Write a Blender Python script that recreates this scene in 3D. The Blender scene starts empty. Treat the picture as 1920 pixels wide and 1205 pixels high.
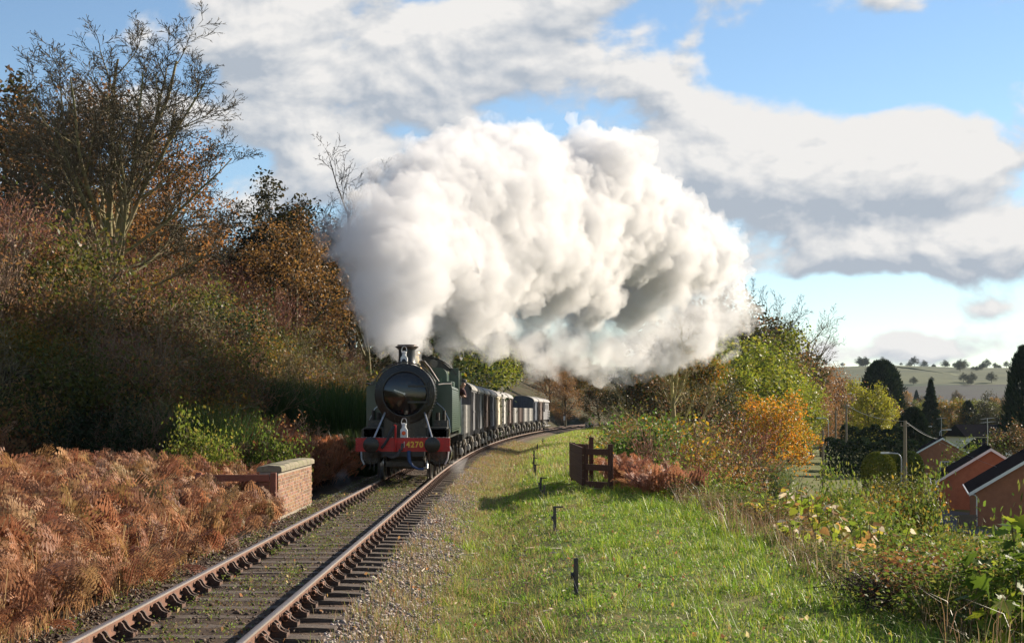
import bpy, bmesh, math, random
import numpy as np
from mathutils import Vector, Matrix, noise as mnoise

R = math.radians
scene = bpy.context.scene
COL = scene.collection

# ------------------------------------------------------------------ camera, sky, sun, exposure
FPX, HORY, CAMZ = 2667.0, 770.0, 2.03          # focal length and horizon of the photograph in its pixels
cam = bpy.data.cameras.new('camera'); camo = bpy.data.objects.new('camera', cam); COL.objects.link(camo)
camo.location = (0, 0, CAMZ); camo.rotation_euler = (R(90), 0, 0)
cam.sensor_width = 36; cam.lens = 36 * FPX / 1920
cam.shift_y = (HORY - 602.5) / 1920
cam.clip_start = 0.2; cam.clip_end = 9000
scene.camera = camo

SUN_AZ, SUN_EL = 52.0, 24.0                       # azimuth from +Y towards +X
sd = Vector((math.sin(R(SUN_AZ)) * math.cos(R(SUN_EL)), math.cos(R(SUN_AZ)) * math.cos(R(SUN_EL)), math.sin(R(SUN_EL))))
sun = bpy.data.lights.new('sun', 'SUN'); suno = bpy.data.objects.new('sun', sun); COL.objects.link(suno)
sun.energy = 5.0; sun.angle = R(0.6); sun.color = (1.0, 0.87, 0.70)
suno.rotation_euler = sd.to_track_quat('Z', 'Y').to_euler(); suno.location = (60, 60, 60)

scene.view_settings.view_transform = 'Standard'; scene.view_settings.look = 'None'
scene.view_settings.exposure = 1.1; scene.view_settings.gamma = 1.0
scene.view_settings.use_curve_mapping = False
cy = scene.cycles
cy.use_denoising = True; cy.max_bounces = 12; cy.diffuse_bounces = 3; cy.glossy_bounces = 3
cy.transmission_bounces = 4; cy.volume_bounces = 12; cy.transparent_max_bounces = 16
cy.sample_clamp_indirect = 4.0; cy.sample_clamp_direct = 12.0; cy.use_adaptive_sampling = True; cy.adaptive_threshold = 0.015

world = bpy.data.worlds.new('World'); scene.world = world; world.use_nodes = True
def build_world():
    nt = world.node_tree; N = nt.nodes; L = nt.links; N.clear()
    def nd(t, **k):
        n = N.new(t)
        for a, v in k.items(): setattr(n, a, v)
        return n
    def M(op, a, b=None, c=None, clamp=False):
        n = nd('ShaderNodeMath', operation=op); n.use_clamp = clamp
        for i, v in enumerate((a, b, c)):
            if v is None: continue
            if isinstance(v, (int, float)): n.inputs[i].default_value = v
            else: L.new(v, n.inputs[i])
        return n.outputs[0]
    sky = nd('ShaderNodeTexSky', sky_type='NISHITA'); sky.sun_disc = False
    sky.sun_elevation = R(SUN_EL); sky.sun_rotation = R(SUN_AZ)
    sky.air_density = 1.0; sky.dust_density = 0.0; sky.ozone_density = 2.6
    tc = nd('ShaderNodeTexCoord'); sep = nd('ShaderNodeSeparateXYZ'); L.new(tc.outputs['Generated'], sep.inputs[0])
    dx, dy, dz = sep.outputs
    az = M('ARCTAN2', dx, dy)
    el = M('ARCSINE', dz, None, clamp=False)
    # cloud field: fractal noise on the sphere, billows squashed towards the horizon, and the particular clouds above this valley
    comb = nd('ShaderNodeCombineXYZ'); L.new(az, comb.inputs[0]); L.new(M('MULTIPLY', el, 1.5), comb.inputs[1]); comb.inputs[2].default_value = 5.1
    # (px, py, half-width, half-height, weight)
    blobs = [(700, 40, 430, 160, .30), (1090, 60, 250, 130, .30), (560, 200, 330, 150, .22), (400, 100, 170, 150, .16), (620, 330, 160, 60, .12), (1850, 440, 160, 90, .16),
             (1320, 290, 170, 120, .36), (1540, 330, 240, 120, .40), (1820, 370, 240, 140, .46), (1760, 480, 260, 40, .16),
             (1740, 5, 190, 42, .30), (50, 0, 130, 38, .28), (1700, 660, 360, 40, .30), (1300, 660, 300, 40, .2), (1860, 590, 45, 18, .20), (1680, 598, 40, 14, .20), (1440, 600, 50, 30, .14),
             (1600, 120, 330, 75, -.26), (215, 40, 45, 80, -.2), (470, 330, 60, 80, -.12), (1640, 560, 320, 34, -.2), (100, 130, 150, 60, -.12), (1400, 560, 120, 60, -.14)]
    def field(off):
        ad = nd('ShaderNodeVectorMath', operation='ADD'); L.new(comb.outputs[0], ad.inputs[0]); ad.inputs[1].default_value = (off[0], off[1], 0)
        n1 = nd('ShaderNodeTexNoise'); n1.inputs['Scale'].default_value = 11.0; n1.inputs['Detail'].default_value = 10.0; n1.inputs['Roughness'].default_value = 0.50; n1.inputs['Distortion'].default_value = 0.15
        L.new(ad.outputs[0], n1.inputs['Vector']); acc = M('MULTIPLY_ADD', n1.outputs['Fac'], 1.8, -.40)
        for (px, py, hw, hh, wgt) in blobs:
            s = nd('ShaderNodeVectorMath', operation='SUBTRACT'); L.new(ad.outputs[0], s.inputs[0]); s.inputs[1].default_value = (math.atan((px-960)/FPX), 1.5*math.atan((HORY-py)/FPX), 5.1)
            m = nd('ShaderNodeVectorMath', operation='MULTIPLY'); L.new(s.outputs[0], m.inputs[0]); m.inputs[1].default_value = (FPX/hw, FPX/hh/1.5, 0)
            dt = nd('ShaderNodeVectorMath', operation='DOT_PRODUCT'); L.new(m.outputs[0], dt.inputs[0]); L.new(m.outputs[0], dt.inputs[1])
            acc = M('ADD', acc, M('MULTIPLY', M('EXPONENT', M('MULTIPLY', dt.outputs['Value'], -1.0)), wgt))
        return acc
    dens = field((0, 0)); above = field((.010, .032))
    mr = nd('ShaderNodeMapRange', interpolation_type='SMOOTHSTEP'); L.new(dens, mr.inputs[0])
    mr.inputs[1].default_value = 0.555; mr.inputs[2].default_value = 0.76
    alpha = mr.outputs[0]
    # sunlit where the cloud thins out above, grey where more cloud lies overhead
    near = field((.004, .009)); fine = M('MULTIPLY', M('SUBTRACT', dens, near), 3.2)
    rel = M('ADD', fine, M('MULTIPLY_ADD', M('SUBTRACT', dens, above), 1.25, 0.56), clamp=True)
    cr = nd('ShaderNodeMix', data_type='RGBA'); L.new(rel, cr.inputs[0])
    cr.inputs[6].default_value = (0.50, 0.56, 0.64, 1); cr.inputs[7].default_value = (0.98, 0.96, 0.94, 1)
    b1 = nd('ShaderNodeBackground'); L.new(sky.outputs[0], b1.inputs[0]); b1.inputs[1].default_value = 0.068
    b2 = nd('ShaderNodeBackground'); L.new(cr.outputs[2], b2.inputs[0]); b2.inputs[1].default_value = 0.42
    mx = nd('ShaderNodeMixShader'); L.new(alpha, mx.inputs[0]); L.new(b1.outputs[0], mx.inputs[1]); L.new(b2.outputs[0], mx.inputs[2])
    out = nd('ShaderNodeOutputWorld'); L.new(mx.outputs[0], out.inputs[0])
build_world()
world.cycles.sampling_method = 'MANUAL'; world.cycles.sample_map_resolution = 512

# ------------------------------------------------------------------ general helpers
def ppos(px, py, Y):                                # a point of the place seen at that pixel, Y metres ahead
    return Vector(((px - 960) * Y / FPX, Y, CAMZ + (HORY - py) * Y / FPX))

def tag(o, label=None, cat=None, group=None, kind=None):
    if label: o['label'] = label
    if cat: o['category'] = cat
    if group: o['group'] = group
    if kind: o['kind'] = kind
    return o
def empty(name, loc=(0, 0, 0), rz=0.0, label=None, cat=None, group=None):
    o = bpy.data.objects.new(name, None); COL.objects.link(o); o.location = loc; o.rotation_euler = (0, 0, rz)
    o.empty_display_size = 0.2
    return tag(o, label, cat, group)
def link(name, me, mat=None, parent=None):
    o = bpy.data.objects.new(name, me); COL.objects.link(o)
    if mat is not None and not me.materials: me.materials.append(mat)
    if parent is not None: o.parent = parent
    return o
def copy_tree(o, parent=None):
    c = o.copy(); COL.objects.link(c)
    if parent is not None: c.parent = parent
    for ch in o.children: copy_tree(ch, c)
    return c

def np_mesh(name, V, F, col=None, smooth=False):
    """V (n,3); F (m,3) or (m,4) or a list of such arrays; col (n,3) point colours"""
    me = bpy.data.meshes.new(name)
    V = np.asarray(V, np.float32)
    Fs = F if isinstance(F, (list, tuple)) else [F]
    Fs = [np.asarray(f, np.int32) for f in Fs if len(f)]
    me.vertices.add(len(V)); me.vertices.foreach_set('co', V.ravel())
    li = np.concatenate([f.ravel() for f in Fs]); tot = np.concatenate([np.full(len(f), f.shape[1], np.int32) for f in Fs])
    st = np.concatenate([[0], np.cumsum(tot)[:-1]]).astype(np.int32)
    me.loops.add(len(li)); me.loops.foreach_set('vertex_index', li)
    me.polygons.add(len(tot)); me.polygons.foreach_set('loop_start', st); me.polygons.foreach_set('loop_total', tot)
    if smooth: me.polygons.foreach_set('use_smooth', np.ones(len(tot), bool))
    if col is not None:
        a = me.color_attributes.new('Col', 'FLOAT_COLOR', 'POINT')
        c = np.ones((len(V), 4), np.float32); c[:, :3] = col; a.data.foreach_set('color', c.ravel())
    me.update(calc_edges=True); me.validate()
    return me

class MB:
    def __init__(s): s.v = []; s.f = []
    def add(s, vs, fs):
        b = len(s.v); s.v += [tuple(v) for v in vs]; s.f += [tuple(i + b for i in f) for f in fs]; return s
    def box(s, x0, x1, y0, y1, z0, z1):
        return s.add([(x0,y0,z0),(x1,y0,z0),(x1,y1,z0),(x0,y1,z0),(x0,y0,z1),(x1,y0,z1),(x1,y1,z1),(x0,y1,z1)],
                     [(0,3,2,1),(4,5,6,7),(0,1,5,4),(1,2,6,5),(2,3,7,6),(3,0,4,7)])
    def bar(s, p0, p1, w, h, up=(0, 0, 1)):
        p0, p1, up = Vector(p0), Vector(p1), Vector(up); d = (p1 - p0).normalized()
        a = d.cross(up).normalized() * (w / 2); b = a.cross(d).normalized() * (h / 2)
        vs = [p + sa * a + sb * b for p in (p0, p1) for sa, sb in ((-1,-1),(1,-1),(1,1),(-1,1))]
        return s.add(vs, [(3,2,1,0),(4,5,6,7),(0,1,5,4),(1,2,6,5),(2,3,7,6),(3,0,4,7)])
    def cyl(s, p0, p1, r0, r1=None, n=12, caps=True):
        r1 = r0 if r1 is None else r1
        p0, p1 = Vector(p0), Vector(p1); d = (p1 - p0).normalized()
        a = d.orthogonal().normalized(); b = d.cross(a)
        vs = []
        for p, r in ((p0, r0), (p1, r1)):
            for i in range(n):
                t = 2 * math.pi * i / n; vs.append(p + r * (math.cos(t) * a + math.sin(t) * b))
        fs = [(i, (i+1) % n, n + (i+1) % n, n + i) for i in range(n)]
        if caps: fs += [tuple(range(n-1, -1, -1)), tuple(range(n, 2*n))]
        return s.add(vs, fs)
    def lathe(s, prof, org, axis=(0, 0, 1), n=24, caps=True):
        """prof = [(radius, distance along axis)]"""
        org, ax = Vector(org), Vector(axis).normalized(); a = ax.orthogonal().normalized(); b = ax.cross(a); vs = []; fs = []
        for r, t in prof:
            for i in range(n):
                q = 2 * math.pi * i / n; vs.append(org + ax * t + max(r, 1e-4) * (math.cos(q) * a + math.sin(q) * b))
        for k in range(len(prof) - 1):
            for i in range(n): fs.append((k*n+i, k*n+(i+1) % n, (k+1)*n+(i+1) % n, (k+1)*n+i))
        if caps: fs += [tuple(range(n-1, -1, -1)), tuple(range((len(prof)-1)*n, len(prof)*n))]
        return s.add(vs, fs)
    def prism(s, poly, y0, y1):
        n = len(poly)
        vs = [(x, y0, z) for x, z in poly] + [(x, y1, z) for x, z in poly]
        return s.add(vs, [tuple(range(n)), tuple(range(2*n-1, n-1, -1))] + [(i, n+i, n+(i+1) % n, (i+1) % n) for i in range(n)])
    def strip(s, outer, inner, y0, y1):
        """closed shell between two open poly-lines (x, z) of equal length, extruded y0..y1"""
        n = len(outer)
        for i in range(n - 1):
            q = [outer[i], outer[i+1], inner[i+1], inner[i]]
            s.prism(q, y0, y1)
        return s
    def tube(s, path, r, n=6, caps=True):
        P = [Vector(p) for p in path]; vs = []; fs = []; prev = None
        for i, p in enumerate(P):
            d = (P[min(i+1, len(P)-1)] - P[max(i-1, 0)]).normalized()
            a = d.orthogonal().normalized() if prev is None else (prev - d * prev.dot(d)).normalized()
            prev = a; b = d.cross(a); rr = r[i] if isinstance(r, (list, tuple)) else r
            for k in range(n):
                t = 2 * math.pi * k / n; vs.append(p + rr * (math.cos(t) * a + math.sin(t) * b))
        for i in range(len(P) - 1):
            for k in range(n): fs.append((i*n+k, i*n+(k+1) % n, (i+1)*n+(k+1) % n, (i+1)*n+k))
        if caps: fs += [tuple(range(n-1, -1, -1)), tuple(range((len(P)-1)*n, len(P)*n))]
        return s.add(vs, fs)
    def ball(s, c, r, n=8, m=5):
        pr = [(r * math.sin(math.pi * (i + .02) / (m + .04)), -r * math.cos(math.pi * (i + .02) / (m + .04))) for i in range(m + 1)]
        return s.lathe(pr, c, (0, 0, 1), n)
    def mesh(s, name, smooth=35, bevel=0):
        me = bpy.data.meshes.new(name); me.from_pydata(s.v, [], s.f); me.update()
        bm = bmesh.new(); bm.from_mesh(me); bmesh.ops.recalc_face_normals(bm, faces=bm.faces)
        if bevel: bmesh.ops.bevel(bm, geom=list(bm.edges), offset=bevel, segments=1, affect='EDGES', clamp_overlap=True)
        bm.to_mesh(me); bm.free()
        if smooth: me.shade_smooth(); me.set_sharp_from_angle(angle=R(smooth))
        return me
    def build(s, name, mat, parent=None, smooth=35, bevel=0):
        return link(name, s.mesh(name, smooth, bevel), mat, parent)

# ------------------------------------------------------------------ materials
def new_mat(name):
    m = bpy.data.materials.new(name); m.use_nodes = True; nt = m.node_tree; nt.nodes.clear(); return m, nt.nodes, nt.links
def surf(name, base, var=0.25, scale=6.0, rough=0.75, metal=0.0, bump=0.15, bscale=30.0, alt=None, altscale=3.0, altfac=(0.45, 0.65), objcol=False, stretch=(1, 1, 1), spec=0.4):
    """procedural surface: base colour broken up by noise, a second colour in patches (wear, rust, moss), fine bump"""
    m, N, L = new_mat(name)
    out = N.new('ShaderNodeOutputMaterial'); p = N.new('ShaderNodeBsdfPrincipled'); L.new(p.outputs[0], out.inputs[0])
    tc = N.new('ShaderNodeTexCoord'); mp = N.new('ShaderNodeMapping'); L.new(tc.outputs['Object'], mp.inputs[0]); mp.inputs['Scale'].default_value = stretch
    n = N.new('ShaderNodeTexNoise'); n.inputs['Scale'].default_value = scale; n.inputs['Detail'].default_value = 6; n.inputs['Roughness'].default_value = .65; L.new(mp.outputs[0], n.inputs['Vector'])
    mr = N.new('ShaderNodeMapRange'); L.new(n.outputs['Fac'], mr.inputs[0]); mr.inputs[1].default_value = .25; mr.inputs[2].default_value = .75
    mr.inputs[3].default_value = 1 - var; mr.inputs[4].default_value = 1 + var
    c = N.new('ShaderNodeMix'); c.data_type = 'RGBA'; c.blend_type = 'MULTIPLY'; c.inputs[0].default_value = 1
    c.inputs[6].default_value = (*base, 1); L.new(mr.outputs[0], c.inputs[7]); cur = c.outputs[2]
    if objcol:
        oi = N.new('ShaderNodeObjectInfo'); c2 = N.new('ShaderNodeMix'); c2.data_type = 'RGBA'; c2.blend_type = 'MULTIPLY'; c2.inputs[0].default_value = 1
        L.new(cur, c2.inputs[6]); L.new(oi.outputs['Color'], c2.inputs[7]); cur = c2.outputs[2]
    if alt is not None:
        n2 = N.new('ShaderNodeTexNoise'); n2.inputs['Scale'].default_value = altscale; n2.inputs['Detail'].default_value = 8; n2.inputs['Roughness'].default_value = .7; L.new(mp.outputs[0], n2.inputs['Vector'])
        r2 = N.new('ShaderNodeMapRange'); L.new(n2.outputs['Fac'], r2.inputs[0]); r2.inputs[1].default_value, r2.inputs[2].default_value = altfac
        c3 = N.new('ShaderNodeMix'); c3.data_type = 'RGBA'; L.new(r2.outputs[0], c3.inputs[0]); L.new(cur, c3.inputs[6]); c3.inputs[7].default_value = (*alt, 1); cur = c3.outputs[2]
    L.new(cur, p.inputs['Base Color']); p.inputs['Roughness'].default_value = rough; p.inputs['Metallic'].default_value = metal; p.inputs['Specular IOR Level'].default_value = spec
    if bump:
        nb = N.new('ShaderNodeTexNoise'); nb.inputs['Scale'].default_value = bscale; nb.inputs['Detail'].default_value = 5; L.new(mp.outputs[0], nb.inputs['Vector'])
        b = N.new('ShaderNodeBump'); b.inputs['Strength'].default_value = bump; b.inputs['Distance'].default_value = .02; L.new(nb.outputs['Fac'], b.inputs['Height']); L.new(b.outputs[0], p.inputs['Normal'])
    return m
def leafmat(name, trans=0.4, rough=0.5, gloss=0.25, tint=(1, 1, 1)):
    """leaf: point colour times the object's own tint, light passing through"""
    m, N, L = new_mat(name)
    out = N.new('ShaderNodeOutputMaterial')
    at = N.new('ShaderNodeAttribute'); at.attribute_name = 'Col'; oi = N.new('ShaderNodeObjectInfo')
    c = N.new('ShaderNodeMix'); c.data_type = 'RGBA'; c.blend_type = 'MULTIPLY'; c.inputs[0].default_value = 1; L.new(at.outputs['Color'], c.inputs[6]); L.new(oi.outputs['Color'], c.inputs[7])
    p = N.new('ShaderNodeBsdfPrincipled'); L.new(c.outputs[2], p.inputs['Base Color']); p.inputs['Roughness'].default_value = rough; p.inputs['Specular IOR Level'].default_value = gloss
    t = N.new('ShaderNodeBsdfTranslucent'); L.new(c.outputs[2], t.inputs['Color'])
    mx = N.new('ShaderNodeMixShader'); mx.inputs[0].default_value = trans; L.new(p.outputs[0], mx.inputs[1]); L.new(t.outputs[0], mx.inputs[2])
    L.new(mx.outputs[0], out.inputs[0])
    return m
MAT = {}
MAT['leaf'] = leafmat('leaf', .50)
MAT['leaf_glossy'] = leafmat('leaf_glossy', .55, .5, .12)
MAT['needle'] = leafmat('needle', .15, .9, .04)
MAT['twig'] = leafmat('twig', 0.0, .8, .2)
MAT['frond'] = leafmat('frond', .35, .6, .2)
MAT['blade'] = leafmat('blade', .45, .45, .3)
MAT['stone'] = leafmat('stone', 0.0, .85, .3)
# ------------------------------------------------------------------ the lie of the land
def smooth(a, b, x):
    t = np.clip((np.asarray(x, float) - a) / (b - a), 0, 1); return t * t * (3 - 2 * t)
CUR0, CURR, CENX = 42.0, 1000.0, -3.15
def xt(Y):                                           # centre line of the track
    Y = np.asarray(Y, float); d = np.clip(Y - CUR0, 0, 560)
    return CENX + d * d / (2 * CURR) + np.clip(Y - CUR0 - 560, 0, None) * 560 / CURR
def hd(Y): return math.atan(min(max(float(Y) - CUR0, 0), 560) / CURR)
_rs = np.random.RandomState(5)
_ph = _rs.uniform(0, 6.28, (14, 2)); _fr = _rs.uniform(-1, 1, (14, 2))
def wob(X, Y, L):                                    # smooth undulation of wavelength about L
    s = 0
    for k in range(7): s = s + np.sin(X * _fr[k, 0] * 6.28 / L + Y * _fr[k, 1] * 6.28 / L + _ph[k, 0])
    return s / 7
def hz(X, Y):
    X = np.asarray(X, float); Y = np.asarray(Y, float); u = X - xt(Y)
    z = np.full(np.broadcast(X, Y).shape, -0.30) + 0 * u
    # ballast bed and its shoulders
    z = np.where(np.abs(u) < 1.2, -0.235, z)
    z = z - 0.0 * u
    sh = smooth(1.2, 2.7, np.abs(u)); z = -0.235 - 0.22 * sh + 0.040 * (1 - smooth(.55, .72, np.abs(u))) + .012 * wob(X, Y, .9) * (np.abs(u) < .8) + .03 * (u < -.85) * (u > -1.8)
    # right: path, grass top, bank down to the valley
    edge = 6.9 - 1.0 * smooth(28, 40, Y) + 0.25 * np.sin(Y * .31)
    top = 0.36 * smooth(2.6, 4.4, u) + 0.10 * smooth(4, 6.5, u) + 0.05 * wob(X, Y, 3.0) * smooth(2.5, 4, u)
    z = z + top
    down = np.clip(u - edge, 0, None)
    drop = 0.50 * np.clip(down - 0.0, 0, 12.2) * smooth(0, 2.0, down)
    z = z - drop + 0.12 * wob(X, Y, 5.0) * smooth(0, 3, down)
    z = z - 1.3 * smooth(20, 70, u) * smooth(60, 200, Y)
    # left: level verge, then the hillside
    b0 = -4.2 - 9.0 * (1 - smooth(33, 46, Y))
    d = np.clip(b0 - u, 0, None)
    hill = 0.50 * np.clip(d, 0, 17) * smooth(0, 3, d) + 0.16 * np.clip(d - 17, 0, 50) + 0.03 * np.clip(d - 67, 0, 200)
    z = z + hill * (1 + 0.10 * wob(X, Y, 22.)) + 0.25 * wob(X, Y, 7.) * smooth(1, 6, d)
    # hill wood sinks away beyond the curve
    z = np.where(u < 0, z * (1 - 0.0 * smooth(300, 600, Y)), z)
    # valley floor beyond the hill wood, then the far side of the valley
    f = smooth(390, 540, Y); z = z * (1 - f) - 7.0 * f
    z = z + smooth(620, 1500, Y) * (54 + 11 * wob(X, Y, 700.) + 6 * wob(X, Y, 300.))
    return z
def hz1(x, y): return float(hz(np.array([x]), np.array([y]))[0])

def build_ground():
    xs = np.concatenate([np.linspace(-900, -120, 26)[:-1], np.linspace(-120, -30, 40)[:-1], np.linspace(-30, -8, 50)[:-1], np.linspace(-8, 10, 100)[:-1],
                         np.linspace(10, 40, 60)[:-1], np.linspace(40, 160, 50)[:-1], np.linspace(160, 1500, 60)])
    ys = np.concatenate([np.linspace(-40, 8, 14)[:-1], np.linspace(8, 60, 115)[:-1], np.linspace(60, 160, 80)[:-1], np.linspace(160, 520, 90)[:-1], np.linspace(520, 3200, 70)])
    X, Y = np.meshgrid(xs, ys)
    # lines of the sheet follow the track so that bed and bank edges stay crisp round the curve
    X = X + (xt(Y) - CENX) * (1 - smooth(60, 400, np.abs(X)))
    Z = hz(X, Y)
    V = np.stack([X, Y, Z], -1).reshape(-1, 3); nx, ny = len(xs), len(ys)
    i = (np.arange(ny - 1)[:, None] * nx + np.arange(nx - 1)[None]).ravel()
    F = np.stack([i, i + 1, i + 1 + nx, i + nx], 1)
    # what the ground is made of, by place: r ballast, g grass, b leaf litter of the wood
    u = X - xt(Y); bal = (1 - smooth(1.4, 2.2, u + .35 * wob(X, Y, 2.))) * smooth(-2.6, -1.9, u) * (.22 + .78 * smooth(1.0, 1.3, u))
    gr = smooth(1.5, 2.5, u + .5 * wob(X, Y, 1.7)); lit = 1 - smooth(-4.5, -2.4, u)
    gr = np.maximum(gr, smooth(560, 700, Y)); c = np.stack([bal, gr, lit], -1).reshape(-1, 3)
    me = np_mesh('ground', V, F, c, smooth=True)
    m, N, L = new_mat('ground')
    out = N.new('ShaderNodeOutputMaterial'); p = N.new('ShaderNodeBsdfPrincipled'); L.new(p.outputs[0], out.inputs[0]); p.inputs['Roughness'].default_value = .95; p.inputs['Specular IOR Level'].default_value = .15
    at = N.new('ShaderNodeAttribute'); at.attribute_name = 'Col'; sp = N.new('ShaderNodeSeparateColor'); L.new(at.outputs['Color'], sp.inputs[0])
    tc = N.new('ShaderNodeTexCoord')
    def noi(s, d=6, r=.6):
        n = N.new('ShaderNodeTexNoise'); n.inputs['Scale'].default_value = s; n.inputs['Detail'].default_value = d; n.inputs['Roughness'].default_value = r; L.new(tc.outputs['Object'], n.inputs['Vector']); return n.outputs['Fac']
    def mix(f, a, b):
        n = N.new('ShaderNodeMix'); n.data_type = 'RGBA'
        if isinstance(f, float): n.inputs[0].default_value = f
        else: L.new(f, n.inputs[0])
        for k, v in ((6, a), (7, b)):
            if isinstance(v, tuple): n.inputs[k].default_value = (*v, 1)
            else: L.new(v, n.inputs[k])
        return n.outputs[2]
    def rng(f, a, b, c=0., d=1.):
        n = N.new('ShaderNodeMapRange'); L.new(f, n.inputs[0]); n.inputs[1].default_value = a; n.inputs[2].default_value = b; n.inputs[3].default_value = c; n.inputs[4].default_value = d; return n.outputs[0]
    soil = mix(rng(noi(2.2), .4, .62), (.032, .021, .014), (.060, .040, .026))
    ball = mix(rng(noi(26., 8, .8), .40, .64), (.05, .034, .026), (.24, .17, .125))
    grass = mix(rng(noi(.9), .38, .62), (.075, .105, .020), (.17, .15, .05))
    litter = mix(rng(noi(.5), .38, .62), (.050, .032, .018), (.045, .048, .015))
    # fields of the far hill
    vo = N.new('ShaderNodeTexVoronoi'); vo.inputs['Scale'].default_value = .0042; L.new(tc.outputs['Object'], vo.inputs['Vector'])
    vs = N.new('ShaderNodeSeparateColor'); L.new(vo.outputs['Color'], vs.inputs[0])
    fld = mix(rng(vs.outputs[0], .48, .52), (.020, .018, .022), (.030, .050, .022))
    fld = mix(rng(vs.outputs[1], .66, .7), fld, (.085, .095, .04)); fld = mix(rng(noi(.02), .40, .75), fld, (.028, .040, .020))
    geo = N.new('ShaderNodeSeparateXYZ'); L.new(tc.outputs['Object'], geo.inputs[0]); farf = rng(geo.outputs[1], 480., 620.)
    c1 = mix(sp.outputs[2], soil, litter); c1 = mix(sp.outputs[1], c1, grass); c1 = mix(sp.outputs[0], c1, ball); c1 = mix(farf, c1, fld)
    L.new(c1, p.inputs['Base Color'])
    b = N.new('ShaderNodeBump'); b.inputs['Strength'].default_value = .6; b.inputs['Distance'].default_value = .05; L.new(noi(18., 6), b.inputs['Height']); L.new(b.outputs[0], p.inputs['Normal'])
    o = link('ground', me, m); tag(o, kind='structure')
build_ground()

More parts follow.
